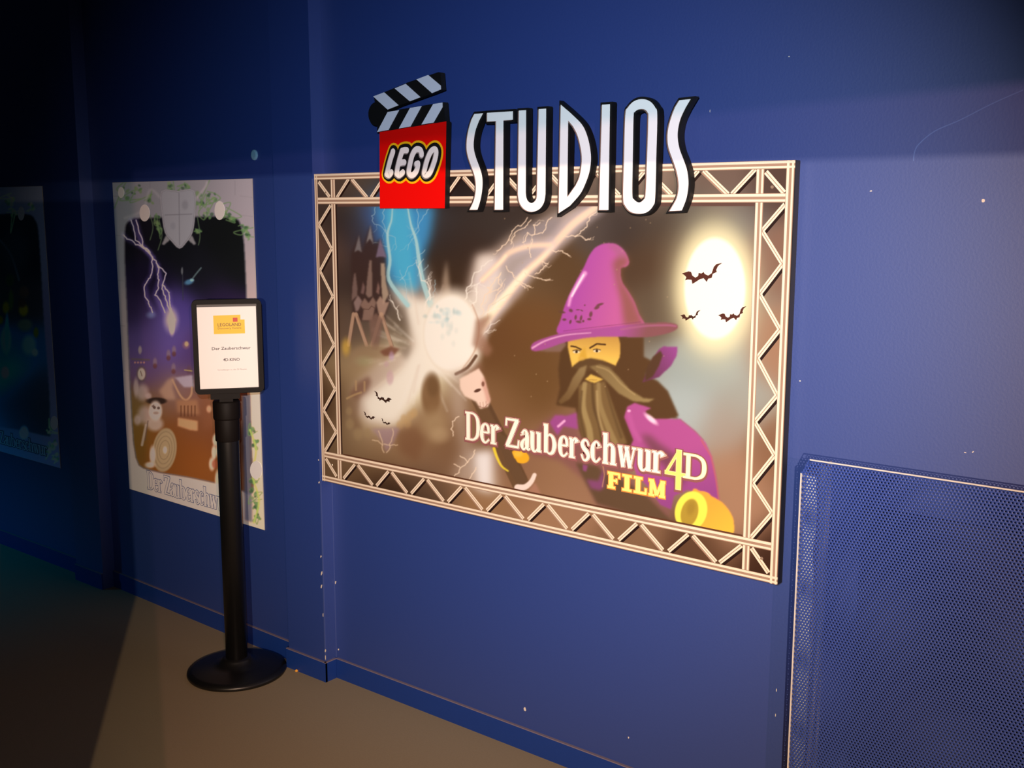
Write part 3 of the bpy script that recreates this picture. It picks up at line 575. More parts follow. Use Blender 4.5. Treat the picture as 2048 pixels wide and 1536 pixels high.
# printed title
mb = MB(); cW, cO, cS = ink((255,246,228), .9), ink((150,92,92), .8), ink((122,92,88), .8)
cap = .083; zb = .936
for c, (x0, x1) in zip(TITLE, TX):
    k = (x0+XO+.003, x1+XO-.003)
    glyph(mb, PB, c, *k, zb, cap, o1+.0014, cO, grow=.0125, dx=.0006, dz=-.002)
    glyph(mb, PB, c, *k, zb, cap, o1+.0018, ink((236,205,178), .85), grow=.0045)
    glyph(mb, PB, c, *k, zb, cap, o1+.0022, cS, grow=.0020); glyph(mb, PB, c, *k, zb, cap, o1+.0026, cW, grow=.0004)
for c, x0, x1, z0, cp in (('4', -1.365, -1.308, .938, .064), ('D', -1.312, -1.248, .936, .062)):
    k = (x0+XO, x1+XO)
    glyph(mb, PB, c, *k, z0, cp, o1+.0014, cO, grow=.0125, dz=-.002); glyph(mb, PB, c, *k, z0, cp, o1+.0018, ink((250,222,170), .88), grow=.004)
    glyph(mb, PB, c, *k, z0, cp, o1+.0024, ink((255,250,205) if c == 'D' else (255,238,120), .9), grow=.001)
mb.build('printed_title', bill)
mb = MB(); fx = [(-1.541, -1.502), (-1.495, -1.466), (-1.459, -1.420), (-1.414, -1.365)]
for c, (x0, x1) in zip('FILM', fx):
    k = (x0+XO, x1+XO); zf = .871
    glyph(mb, PB, c, *k, zf, .045, o1+.0014, ink((226,150,70), .8), grow=.006, dz=-.0006); glyph(mb, PB, c, *k, zf, .045, o1+.0018, ink((255,238,128), .9), grow=.0005)
mb.build('printed_subtitle', bill)
# printed bats
bat = [(1200,322),(1245,308),(1262,312),(1270,335),(1290,348),(1308,338),(1312,318),(1330,322),(1345,312),(1352,325),(1375,335),(1398,320),(1412,280),(1430,262),(1468,255),(1440,275),(1428,300),(1432,312),(1405,325),(1398,350),(1375,355),(1365,375),(1345,352),(1320,358),(1298,372),(1270,388),(1265,362),(1240,360),(1222,365),(1230,345),(1215,330)]
bx, by = 1334, 322; bat = [((x-bx)/134., (y-by)/134.) for x, y in bat]
for cx, cy, sc_, fl, rt, c in ((1404, 547, 40.5, 1, 0, (84,44,34)), (1381, 631, 20.5, 1, 0, (70,38,28)), (1465, 629, 29, 1, -.05, (84,44,34)), (765, 795, 19, -1, .18, (60,38,30)), (738, 832, 13, -1, .2, (60,38,30)), (771, 844, 10.5, -1, .25, (60,38,30))):
    P = [(cx+sc_*(x*fl*math.cos(rt)-y*math.sin(rt)), cy+sc_*1.05*(x*fl*math.sin(rt)+y*math.cos(rt))) for x, y in bat]
    mb = MB(); mb.poly(PB, [[PB.px(p, o1) for p in P]], o1, ink(c, .8)); mb.build('printed_bat', bill)
# fixing screws in the corners of the board
for p in ((652, 385), (1544, 374), (1523, 1117), (664, 930)):
    s1, z1 = PB.px(p, o1); mb = MB(); sm_ = mat('screw_head', (190,165,140), rough=.35, metal=.6)
    R1 = [PB.pt(s1+.0045*math.cos(i*math.pi/5), z1+.0045*math.sin(i*math.pi/5), o1) for i in range(10)]; R2 = [PB.pt(s1+.003*math.cos(i*math.pi/5), z1+.003*math.sin(i*math.pi/5), o1+.002) for i in range(10)]
    for i in range(10): mb.face([R1[i], R1[(i+1) % 10], R2[(i+1) % 10], R2[i]], sm_)
    mb.face(R2, sm_); mb.build('screw', bill)

# ================================================================== CUT-OUT LETTERS
OF = TH+.024   # face of the letters in front of the billboard's back plane
z7 = lambda L: [(920+x/5.908, 180+y/5.908) for x, y in L]; z8 = lambda L: [(1160+x/5.908, 180+y/5.908) for x, y in L]
def sm(L, k=4):  # smooth an open run of points
    return smooth(L, k)
S1 = [(175,283),(275,275)]+sm([(225,370),(185,480),(165,600),(165,690),(185,780),(225,890),(255,980),(268,1070),(265,1170),(250,1270),(230,1350),(208,1415)])+[(118,1415)]+sm([(150,1350),(175,1280),(190,1190),(190,1100),(175,1010),(140,910),(105,810),(85,720),(82,640),(90,550),(110,450),(140,350)])
T_ = [(325,270),(627,252),(627,352),(515,360),(512,1415),(415,1415),(430,368),(325,373)]
U_ = [(700,243),(783,238)]+sm([(779,1210),(786,1270),(808,1315),(848,1336),(885,1318),(908,1280),(914,1220)])+[(935,226),(1020,220)]+sm([(1012,1230),(994,1330),(940,1408),(850,1440),(762,1408),(706,1330),(688,1230)])
D_ = [(1195,175)]+sm([(1290,255),(1418,378),(1478,470),(1522,600),(1546,740),(1548,850),(1528,980),(1478,1120),(1418,1235),(1300,1370)])+[(1170,1455)]
Dh = [(1280,358)]+sm([(1340,430),(1390,530),(1425,660),(1443,790),(1438,900),(1415,1030),(1370,1130)])+[(1270,1270)]
I_ = [(265,175),(357,168),(338,1418),(230,1418)]
O_ = smooth([(540,300),(572,205),(645,132),(740,108),(830,135),(890,205),(915,300),(903,800),(890,1270),(865,1370),(800,1440),(710,1462),(605,1440),(540,1370),(515,1270),(525,800)], 5, True)
Oh = smooth([(635,320),(650,262),(690,232),(740,225),(780,238),(805,272),(812,330),(797,800),(780,1220),(757,1295),(700,1330),(640,1292),(620,1220),(626,800)], 5, True)
S2 = [(1178,122),(1310,108)]+sm([(1250,210),(1190,340),(1160,470),(1158,580),(1180,700),(1225,820),(1265,940),(1282,1060),(1280,1160),(1262,1270),(1235,1350),(1205,1423)])+[(1062,1430)]+sm([(1110,1350),(1150,1270),(1170,1160),(1165,1060),(1140,940),(1090,800),(1050,680),(1038,560),(1050,440),(1090,300),(1130,200)])
facem = mat('white_letter_face', (250,247,244), rough=.42, spec=.4); lblack = mat('black_letter_board', (12,11,13), rough=.6, spec=.3); lgrey = mat('grey_letter_shade', (128,102,92), rough=.5, spec=.3)
LBL = ['white letter S with thick black edge, next to the red clapper', 'white letter T with thick black edge, left of the U', 'white letter U with thick black edge, rounded at the bottom', 'white letter D with thick black edge and pointed corners', 'white letter I with thick black edge, a single straight bar', 'white letter O with thick black edge, a tall closed ring', 'white letter S with thick black edge, rightmost letter of the sign']
for nm, loops, lb in zip('S T U D I O S'.split(), ([z7(S1)], [z7(T_)], [z7(U_)], [z7(D_), z7(Dh)], [z8(I_)], [z8(O_), z8(Oh)], [z8(S2)]), LBL):
    Lp = [[PB.px(p, OF) for p in l] for l in loops]
    cx = sum(p[0] for p in Lp[0])/len(Lp[0]); root = thing('sign_letter', PB.pt(cx, min(p[1] for p in Lp[0]), TH), lb, 'letter', 'cut-out letters of the studio sign')
    mb = MB(); out = [offset(Lp[0], .0060)]+([offset(Lp[1], -.0055)] if len(Lp) > 1 else [])
    mb.poly(PB, out, OF, lblack, depth=.0200, mside=lblack); mb.build('letter_board', root)
    mb = MB(); sh = [[(p[0]-.0042, p[1]-.0012) for p in l] for l in Lp]; mb.poly(PB, sh, OF+.0003, lgrey); mb.build('letter_shade', root)
    mb = MB(); mb.poly(PB, Lp, OF+.0016, facem, depth=.0010); mb.build('letter_face', root)

# ================================================================== CLAPPERBOARD LOGO
zl = lambda L: [PB.px((720+x/5.12, 130+y/5.12), OF) for x, y in L]
logo = thing('clapperboard_sign', PB.pt(.40, 1.60, TH), 'red clapperboard sign with white rounded lettering and striped black arms', 'sign', None)
redm = mat('red_board', (225,8,4), rough=.4, spec=.4)
mb = MB(); mb.poly(PB, [zl([(200,688),(885,577),(868,1468),(203,1468)])], OF, redm, depth=.0205, mside=lblack); tag(mb.build('red_board', logo))
mb = MB()
mb.poly(PB, [zl(sm([(140,322),(480,180),(800,72)], 1)+[(822,75),(836,252),(740,290),(395,415),(285,462),(205,440),(150,390)])], OF-.001, lblack, depth=.018); mb.build('upper_arm', logo)
mb = MB(); mb.poly(PB, [zl([(225,440),(285,474),(400,455),(857,380),(872,578),(172,692),(176,620),(150,520)])], OF-.0005, lblack, depth=.0185); mb.build('lower_arm', logo)
mb = MB(); c0 = zl([(165,500)])[0]
mb.poly(PB, [[(c0[0]+.0345*math.cos(i*math.pi/16), c0[1]+.0345*1.0*math.sin(i*math.pi/16)) for i in range(32)]], OF-.0012, lblack, depth=.0175); mb.build('hinge_disc', logo)
stm = mat('white_stripe', (208,212,228), rough=.45, spec=.4)
for L in ([(137,322),(250,280),(397,412),(285,457)], [(357,240),(470,193),(622,330),(512,372)], [(580,148),(700,102),(828,210),(831,250),(740,288)], [(285,482),(402,462),(293,665),(177,687)], [(515,440),(633,420),(518,630),(400,650)], [(752,400),(845,385),(847,430),(755,590),(632,610)]):
    mb = MB(); mb.poly(PB, [zl(L)], OF+.0012, stm, depth=.0012); mb.build('stripe', logo)
mb = MB(); yel, wht, gry = ink((255,196,20), .85), mat('white_logo_lettering', (240,236,230), rough=.4), ink((150,140,136), .8)
a0 = PB.px((720, 230), OF); a1 = PB.px((820, 230), OF); pxm = (a1[0]-a0[0])/512.
def pen(P, wd, off, m, closed=False):
    Q = zl(smooth(P, 5, closed)); Q = Q+[Q[0]] if closed else Q
    mb.ribbon(PB, Q, wd*pxm, off, m, caps=True)
logoS = [[(347,885),(322,960),(298,1050),(283,1118)], [(283,1118),(305,1128),(330,1098)],
         [(440,878),(415,960),(393,1050),(385,1112)], [(440,878),(465,872),(488,872)], [(415,1003),(440,998),(462,996)], [(385,1112),(410,1128),(448,1098)],
         [(640,918),(626,872),(580,866),(543,925),(518,1030),(508,1095),(528,1128),(560,1118),(590,1075),(604,1010)], [(604,1008),(596,1010),(588,1013)],
         [(770,862),(735,885),(700,960),(675,1050),(665,1110),(685,1128),(722,1105),(755,1030),(780,950),(788,885)]]
for P in logoS: pen(P, 122, OF+.0006, yel, P is logoS[-1])
mb.poly(PB, [zl([(300,880),(760,850),(740,1100),(290,1120)])], OF+.0006, yel)
for P in logoS: pen(P, 92, OF+.0012, lblack, P is logoS[-1])
mb.poly(PB, [zl([(320,890),(750,860),(735,1080),(300,1110)])], OF+.0012, lblack)
for P in logoS: pen([(x-6, y+7) for x, y in P], 50, OF+.0018, gry, P is logoS[-1])
for P in logoS: pen(P, 43 if P is not logoS[-1] else 41, OF+.0024, wht, P is logoS[-1])
mb.build('logo_lettering', logo)

# ================================================================== SIDE POSTERS
def greens(a, spots):
    for x, y, r in spots:
        for k in range(7):
            an = rng.uniform(0, 6.28); c = [(70,110,70), (96,128,84), (48,78,56), (110,138,96)][k % 4]
            a.ell(x+r*math.cos(an)*rng.uniform(.2, 1), y+r*1.3*math.sin(an)*rng.uniform(.2, 1), rng.uniform(2, 5), rng.uniform(2, 4.5), c, .7, .4, an)
        P = smooth([(x+rng.normal(0, r), y+rng.normal(0, r*1.3)) for _ in range(5)], 5); a.line(P, 2.2, (92,128,84), .7, .8)
p2 = thing('poster', PM.pt(.6, .46, 0), 'tall poster with a stone shield, purple lightning and battling figures behind the sign stand', 'poster')
Q = [PM.px(p, .003) for p in ((226,367), (503,355), (530,1058), (258,980))]
s0 = (Q[0][0]+Q[3][0])/2; s1 = (Q[1][0]+Q[2][0])/2; zt = (Q[0][1]+Q[1][1])/2; zb2 = (Q[2][1]+Q[3][1])/2
mb = MB(); mb.pbox(PM, s0, s1, zb2, zt, .0010, .003, mat('poster_paper_edge', (180,176,170), rough=.7)); mb.build('sheet', p2)
a = Art(215, 345, 540, 1068)
a.base([(240,400,122,130,142),(300,385,118,126,138),(450,385,128,128,140),(490,400,140,138,148),(350,380,112,120,130),(400,370,120,124,134),(235,500,112,122,136),(245,650,135,132,140),(255,800,160,152,158),(270,960,172,162,165),
        (500,450,132,130,142),(505,560,150,140,145),(515,700,190,165,150),(515,800,200,172,155),(520,900,200,175,150),(520,1000,190,170,140),(350,1000,180,168,168),(430,1025,190,170,160)], 50)  # stone tone plus painted light: cool and dim above, warm at lower right
inner = smooth([(249,470),(262,440),(290,436),(380,434),(460,434),(482,452),(490,520),(496,700),(503,900),(505,985),(470,975),(380,955),(300,940),(272,915),(262,800),(254,620)], 3, True)
b = Art(215, 345, 540, 1068)
b.base([(260,480,16,16,26),(350,500,13,17,22),(450,480,12,16,18),(470,540,14,18,20),(300,560,18,16,40),(400,560,16,20,26),(440,600,36,28,62),(280,620,34,28,60),(330,640,92,84,160),(360,620,70,60,140),(290,680,72,62,120),(340,700,96,84,165),
        (380,720,70,52,110),(470,650,50,36,70),(300,740,90,72,118),(360,770,130,110,116),(420,700,70,50,90),(400,790,120,84,68),(330,800,120,92,76),(470,800,130,90,62),(390,850,112,74,52),(430,880,110,66,40),(340,870,120,74,36),(280,880,110,84,34),(280,820,112,92,50),
        (330,900,120,76,30),(400,920,128,78,32),(440,940,120,74,36),(380,900,122,72,34),(480,900,60,40,30),(480,960,100,66,40)], 26)
b.a[:] = b.a
ins = Art(215, 345, 540, 1068); ins.poly(inner, (255,255,255), 1, 1.3); mk = ins.a[..., :1]/255.
a.a = a.a*(1-mk)+b.a*mk
a.line(inner[:]+[inner[0]], 2.5, (86,88,98), .6, 1.2)
for y in (392, 470, 560, 650, 740, 830, 910): a.line([(226, y), (250, y+2)], 1, (95,98,108), .5, .8)
for y in (392, 430): a.line([(480, y), (505, y+3)], 1, (110,110,118), .5, .8)
for x in (300, 470): a.line([(x, 362), (x, 390)], 1, (95,98,108), .4, .8)
# lightning
for L in ([(262,440),(282,490),(305,515),(315,530),(325,570),(332,600),(340,620),(345,650)], [(247,470),(254,478),(290,498),(305,515)], [(272,440),(285,490),(300,505)], [(305,515),(302,550),(290,570),(295,600),(305,625)], [(315,530),(318,560),(310,590),(330,625)], [(325,570),(338,585),(340,610),(350,640)]):
    a.line(L, 8, (110,96,210), .30, 6, mode='s')
    for i in range(len(L)-1): a.bolt(L[i], L[i+1], 2.0, (186,186,250), .85, .09, 3, 0, .7)
a.ell(342, 640, 12, 20, (196,190,215), .8, .8); a.ell(344, 655, 5, 14, (240,225,225), .8, .6); a.ell(302, 630, 8, 6, (120,150,200), .5, .8)
# leaf cluster + shield
greens(a, [(250,385,12),(275,385,12),(300,398,10),(340,375,9),(355,385,8),(372,378,8),(400,400,12),(420,395,14),(415,430,10),(445,425,12),(465,430,10),(488,455,8),(495,470,6),(335,430,8),(315,440,7),(318,460,5),(397,462,5)])
for P in ([(318,440),(324,470),(316,500)], [(395,435),(400,470),(397,490)], [(300,430),(306,455),(300,480)]): a.line(smooth(P, 5), 2, (84,112,84), .7, .8)
a.line(smooth([(250,436),(285,420),(300,380),(320,395)], 5), 5, (140,146,156), .6, 3); a.line(smooth([(390,400),(410,375),(414,365)], 4), 5, (146,146,156), .7, 2)
for sx in (-1, 1): a.poly([(358+sx*26, 470), (358+sx*34, 488), (358+sx*30, 490), (358+sx*18, 480)], (130,136,144), .9, 1)
sh = smooth([(323,383),(356,383),(388,382),(389,430),(384,465),(372,484),(359,496),(344,482),(331,465),(325,430)], 3, True)
a.poly(sh, (128,136,148), 1, 1); a.line(sh+[sh[0]], 3, (104,110,122), .9, 1); a.line(sh+[sh[0]], 1, (160,166,176), .8, .7)
a.line([(358,386),(359,490)], 1.5, (96,100,112), .8, .8); a.line([(330,430),(384,428)], 1.5, (96,100,112), .8, .8); a.ell(370, 410, 6, 9, (104,110,122), .5, .5); a.ell(346, 452, 5, 7, (112,120,134), .5, .5)
# distant flyer and spear
a.line([(365,535),(366,600)], 1.4, (52,60,72), .9, .8); a.ell(364, 542, 2, 7, (90,100,110), .9, .4); a.ell(378, 564, 9, 5, (70,120,160), .9, .5, -.3); a.ell(384, 560, 4, 3, (130,180,205), .8, .5); a.line(smooth([(386,556),(392,548),(402,536)], 3), 3, (80,104,112), .9, 1)
# tower, far soldiers (plain pale shapes), cart and shield
a.ell(280, 700, 3.5, 8, (140,132,140), .9, .4); a.line([(264,718),(298,720)], 4, (90,80,92), .9, 1)
for i in range(4): a.ell(270+i*6, 725, 2, 2, (178,130,120), .8, .4)
a.ell(283, 748, 10, 16, (96,84,92), .9, .2); a.ell(283, 748, 7.5, 12, (178,164,158), .95, .2); a.line([(281,742),(284,752)], 1.4, (70,56,58), .8, .7)
for x, y, rx, ry in ((285,785,12,16),(272,775,5,18),(297,792,6,6),(275,840,7,10),(290,830,14,18),(300,800,5,5)): a.ell(x, y, rx, ry, (170,156,158), .75, .5)
for x, y in ((310,724),(347,735),(337,708),(348,700)): a.ell(x, y, 4, 8, (128,112,130), .75, .5); a.ell(x, y+8, 4, 5, (96,58,56), .7, .5)
a.ell(372, 690, 7, 8, (120,90,120), .8, .4); a.ell(373, 688, 4, 5, (180,165,120), .8, .4); a.ell(378, 740, 5, 8, (92,70,90), .8, .5); a.line([(369,740),(384,742)], 2, (170,160,90), .8, .8)
a.poly([(350,755),(385,750),(388,775),(368,775)], (160,156,176), .85, 1.5); a.line(smooth([(345,760),(360,790),(372,800),(382,790),(384,775)], 4), 4, (172,142,112), .8, 1.5)
a.poly([(318,782),(335,760),(350,752),(345,775),(352,800),(330,800)], (164,138,120), .8, 3); a.poly([(352,800),(395,800),(400,830),(355,825)], (150,112,84), .85, 3)
for i in range(5): a.line([(362+i*7, 812), (362+i*7, 832)], 2.5, (92,60,42), .8, 1)
a.poly([(355,835),(396,842),(396,862),(380,860),(356,852)], (178,140,104), .95, 1.5)
a.poly([(400,790),(440,790),(438,850),(405,860)], (122,80,56), .6, 6); a.ell(418, 818, 5, 7, (200,160,130), .7, .5)
a.ell(313, 802, 20, 7, (44,34,30), .95, .25); a.ell(311, 822, 13, 20, (190,182,178), .95, .25); a.ell(309, 815, 3, 3, (70,58,56), .8, .4); a.ell(317, 816, 3, 3, (70,58,56), .8, .4); a.poly([(303,812),(309,808),(308,818)], (84,70,66), .8, .8); a.ell(312, 826, 6, 3, (120,104,98), .6, .5)
a.ell(310, 848, 16, 14, (172,164,160), .8, .4); a.line([(292,850),(284,890)], 5, (170,160,156), .8, 1.5); a.line([(296,842),(290,880)], 2, (100,84,80), .8, .8)
a.ell(329, 900, 24, 44, (150,136,108), 1, .06, .12)
for r in (.85, .65, .45): a.ell(329, 900, 24*r, 44*r, (118,104,82), .55, .05, .12); a.ell(329, 900, 24*r-1.6, 44*r-1.6, (158,144,114), .85, .05, .12)
a.ell(330, 900, 4, 7, (196,188,176), .9, .4); a.ell(305, 910, 6, 18, (190,182,180), .85, .4); a.ell(300, 930, 10, 6, (196,188,186), .8, .5)
for x, y, rx, ry in ((431,880,6,12),(428,905,5,14),(438,900,6,16),(424,928,6,13),(436,960,6,20)): a.ell(x, y, rx, ry, (196,180,165), .85, .4)
a.ell(430, 928, 6, 9, (140,76,56), .8, .4); a.poly([(485,790),(500,790),(505,1045),(490,1040)], (84,92,112), .85, 2)
greens(a, [(505,860,7),(512,890,7),(505,990,9),(512,1010,8),(515,1035,8),(508,960,6)]); a.line(smooth([(500,860),(512,900),(505,950),(518,1000),(508,1045)], 6), 4, (150,176,92), .8, 1.2)
a.mesh('artwork', PM, s0+.001, s1-.001, zb2+.001, zt-.001, .0034, 300, 620, attr_mat('left_print_and_light', .6, .2), 3.1, p2)
mb = MB(); lk, lf = ink((84,94,126), 1.8), ink((178,176,186), 2.2)
ta, tb = PM.px((295, 977), .004), PM.px((459, 1027), .004); tw = tb[0]-ta[0]; wid = TX[-1][1]-TX[0][0]
for c, (x0, x1) in zip(TITLE, TX):
    u0 = ta[0]+(x0-TX[0][0])/wid*tw; u1 = ta[0]+(x1-TX[0][0])/wid*tw
    glyph(mb, PM, c, u0, u1, ta[1], .075, .0040, lk, grow=.006); glyph(mb, PM, c, u0, u1, ta[1], .075, .0044, lf, grow=.001)
mb.build('printed_title', p2)
wd_ = ink((235,238,240), 1.3)
def dots(pl, L, root, off=.0046):
    for x, y, rx, ry in L:
        P = [pl.px((x+rx*math.cos(i*math.pi/10), y+ry*math.sin(i*math.pi/10)), off) for i in range(20)]
        mb = MB(); mb.poly(pl, [P], off, wd_, depth=.001); mb.build('white_dot', root)
dots(PM, [(289,426,10,17),(439,421,10,19),(512,940,12,18),(242,385,6,11)], p2)
# far left poster
p3 = thing('poster', PF.pt(2.6, .47, 0), 'dim poster at the left edge of the photo with a blue glow', 'poster')
Q = [PF.px(p, .003) for p in ((83,372), (122,937))]; s1 = (Q[0][0]+Q[1][0])/2; zt, zb3 = Q[0][1], Q[1][1]; s0 = s1-.86
mb = MB(); mb.pbox(PF, s0, s1, zb3, zt, .0010, .003, MATS['poster_paper_edge']); mb.build('sheet', p3)
a = Art(-120, 360, 130, 945)
a.base([(60,385,78,86,104),(10,385,70,82,100),(80,420,66,72,92),(100,700,60,62,88),(110,900,66,70,92),(60,910,66,80,104),(0,880,60,74,98),(-80,400,70,80,96),(-100,700,60,66,90)], 60)
b = Art(-120, 360, 130, 945)
b.base([(20,450,14,24,32),(60,440,10,18,26),(70,520,8,14,22),(20,520,20,30,36),(-40,500,20,30,40),(60,600,26,28,34),(10,600,30,38,40),(20,720,12,92,140),(15,745,30,130,190),(0,700,20,70,110),(50,700,14,50,84),(40,780,18,50,74),(70,780,28,34,46),(90,830,24,34,44),(40,850,26,44,62),(-10,850,20,70,100),(-60,750,20,50,80)], 26)
inner = smooth([(-80,440),(-20,430),(50,428),(70,440),(78,480),(88,650),(98,780),(100,860),(96,872),(50,862),(-20,850),(-80,840)], 3, True)
ins = Art(-120, 360, 130, 945); ins.poly(inner, (255,255,255), 1, 1.3); mk = ins.a[..., :1]/255.; a.a = a.a*(1-mk)+b.a*mk
for x, y, rx, ry, c in ((47,620,9,12,(96,90,16)),(44,606,8,9,(40,32,28)),(12,615,7,12,(92,88,16)),(0,640,6,8,(84,80,16)),(22,600,5,20,(40,62,30)),(48,585,10,12,(48,40,36)),(50,650,14,12,(56,72,60)),(58,690,14,20,(60,96,140)),(12,680,10,26,(66,110,150)),(70,705,6,8,(80,100,130)),(20,560,8,12,(26,46,28)),(48,865,8,12,(120,150,180)),(10,745,8,12,(120,160,190)),(72,665,5,10,(60,70,20)),(14,665,4,36,(30,110,160))):
    a.ell(x, y, rx, ry, c, .9, .4)
a.line(smooth([(0,480),(22,510),(38,560)], 5), 4, (60,78,88), .6, 2); a.ell(30, 500, 26, 40, (28,42,52), .5, .6)
greens(a, [(20,400,10),(25,425,10),(62,415,7),(100,860,7),(108,890,7),(112,915,7),(95,900,8)])
a.a = np.clip(a.a, 0, 255)
a.mesh('artwork', PF, s0+.001, s1-.001, zb3+.001, zt-.001, .0034, 220, 420, attr_mat('printed_artwork_far', .6, .2), 11.0, p3)
mb = MB(); lk, lf = ink((34,52,72), 4.5), ink((72,88,106), 8.0)
tb = PF.px((96, 912), .004); x_end = tb[0]
for c, (x0, x1) in zip(TITLE, TX):
    u0 = x_end-(TX[-1][1]-x0)/wid*tw*1.02; u1 = x_end-(TX[-1][1]-x1)/wid*tw*1.02
    if u0 > s0+.01: glyph(mb, PF, c, u0, u1, tb[1], .06, .0040, lk, grow=.009); glyph(mb, PF, c, u0, u1, tb[1], .06, .0044, lf, grow=.001)
mb.build('printed_title', p3)
wd_ = ink((150,180,205), 9.0); dots(PF, [(42,427,6.5,14),(108,846,7.5,14)], p3)

# ================================================================== SIGN STAND
c = Vector((-2.985, -.190, 0)); vd = Vector((c.x, c.y+CD, 0)).normalized()
st = thing('sign_stand', c, 'black post sign stand with a round base and a framed white notice on top', 'sign')
mb = MB(); mb.lathe(c, [(.168, 0), (.171, .006), (.169, .014), (.150, .021), (.090, .030), (.062, .036), (.050, .050), (.046, .056)], blackw, 64); mb.build('base', st, smooth=True)
mb = MB(); mb.lathe(c, [(.037, .040), (.037, .88), (.037, .945)], blackw, 40)
mb.build('post', st, smooth=True)
mb = MB(); mb.lathe(c, [(.044, .905), (.045, .91), (.045, .962), (.042, .968)], black, 40); mb.build('collar', st, smooth=True)
mb = MB(); mb.lathe(c, [(.040, .83), (.041, .832), (.041, .905), (.040, .908)], black, 40); mb.build('sleeve', st, smooth=True)
fc = c+vd*-.045; PN = Plane((fc.x, fc.y), (fc.x-(-vd.y)*-1*0+(-vd.x*0)+vd.y*1.0, fc.y-vd.x*1.0))
if PN.n.dot(vd) > 0: PN = Plane((fc.x, fc.y), (fc.x-vd.y, fc.y+vd.x))
fcn = [PN.px(p, .012) for p in ((382,599), (524,599), (527,787), (390,787))]
x0, x1 = (fcn[0][0]+fcn[3][0])/2, (fcn[1][0]+fcn[2][0])/2; zt, zl_ = (fcn[0][1]+fcn[1][1])/2, (fcn[2][1]+fcn[3][1])/2
def rrect(x0, x1, z0, z1, r, n=6):
    P = []
    for cx, cz, a_ in ((x1-r, z1-r, 0), (x0+r, z1-r, 90), (x0+r, z0+r, 180), (x1-r, z0+r, 270)):
        for i in range(n+1): t = math.radians(a_+90*i/n); P.append((cx+r*math.cos(t), cz+r*math.sin(t)))
    return P
bw = .0155
mb = MB(); mb.poly(PN, [rrect(x0, x1, zl_, zt, .018), rrect(x0+bw, x1-bw, zl_+bw, zt-bw, .001)], .012, black, depth=.024); bevel(mb.build('frame', st, merge=True), .004, 3)
mb = MB(); mb.poly(PN, [rrect(x0+.006, x1-.006, zl_+.006, zt-.006, .012)], -.002, mat('dark_backing', (52,44,38), rough=.5), depth=.006); mb.build('back_plate', st)
mb = MB(); mb.pbox(PN, -.05, .045, zl_-.020, zl_+.012, -.03, .004, black); bevel(mb.build('bracket', st), .006, 2)
mb = MB(); mb.pbox(PN, -.022, .022, .935, zl_+.12, -.035, -.0085, black); bevel(mb.build('bracket', st), .004, 2)
# notice sheet slipped into the frame
nt = thing('notice_sheet', PN.pt(0, zl_+.02, 0), 'white printed notice with a yellow logo, slipped into the black stand frame', 'notice')
pc = [PN.px(p, .001) for p in ((390,613), (512,614), (517,780), (397,780))]
px0, px1 = max((pc[0][0]+pc[3][0])/2, x0+bw+.0012), min((pc[1][0]+pc[2][0])/2, x1-bw-.0012); pz1 = (pc[0][1]+pc[1][1])/2; pz0 = max((pc[2][1]+pc[3][1])/2, zl_+bw+.001)
mb = MB(); mb.pbox(PN, px0, px1, pz0, pz1, -.0015, .0010, mat('notice_paper', (244,240,234), rough=.6, spec=.2)); mb.build('paper', nt)
PW, PHh = px1-px0, pz1-pz0
def fr(u, v): return (px0+u*PW, pz1-v*PHh)
mb = MB(); ye = ink((244,196,24), .95)
mb.poly(PN, [[fr(.27,.105), fr(.73,.100), fr(.73,.16), fr(.80,.16), fr(.80,.33), fr(.27,.33)][::-1]], .0014, ye); mb.poly(PN, [[fr(.60,.135), fr(.68,.135), fr(.68,.185), fr(.60,.185)][::-1]], .0017, ink((205,60,40), .9))
mb.build('logo_block', nt)
def text(s, cx, cz, h, mt, name, width=None, bold=0, shear=0):
    cu = bpy.data.curves.new(name, 'FONT'); cu.body = s; cu.size = 1; cu.align_x = 'CENTER'; cu.offset = bold; cu.shear = shear; cu.resolution_u = 2
    o = bpy.data.objects.new(name, cu); COL.objects.link(o); dg = bpy.context.evaluated_depsgraph_get(); me = bpy.data.meshes.new_from_object(o.evaluated_get(dg))
    bpy.data.objects.remove(o); co = np.empty(len(me.vertices)*3); me.vertices.foreach_get('co', co); co = co.reshape(-1, 3)
    wd = co[:, 0].max()-co[:, 0].min(); k = h/.69; kx = (width/wd) if width else k; mx = (co[:, 0].max()+co[:, 0].min())/2
    P = np.array([tuple(PN.pt(cx+(v[0]-mx)*kx, cz+v[1]*k, .0020)) for v in co]); me.vertices.foreach_set('co', P.ravel()); me.update()
    me.materials.clear(); me.materials.append(mt); ob = bpy.data.objects.new(name, me); COL.objects.link(ob); put(ob, nt); return ob
tx = ink((70,60,66), .9); tb_ = ink((110,70,20), .9); tl = ink((150,135,130), .9)
text('LEGOLAND', fr(.54,0)[0], fr(0,.236)[1], .0098, tb_, 'logo_lettering', PW*.40, .008)
text('Discovery Centre', fr(.54,0)[0], fr(0,.272)[1], .0062, tb_, 'logo_lettering', PW*.40)
text('Der Zauberschwur', fr(.555,0)[0], fr(0,.525)[1], .0098, tx, 'notice_lettering', PW*.66, .012)
text('4D-KINO', fr(.55,0)[0], fr(0,.665)[1], .0100, tx, 'notice_lettering', PW*.28, .012)
text('Vorstellungen ca. alle 20 Minuten', fr(.555,0)[0], fr(0,.778)[1], .0042, tl, 'notice_lettering', PW*.50)

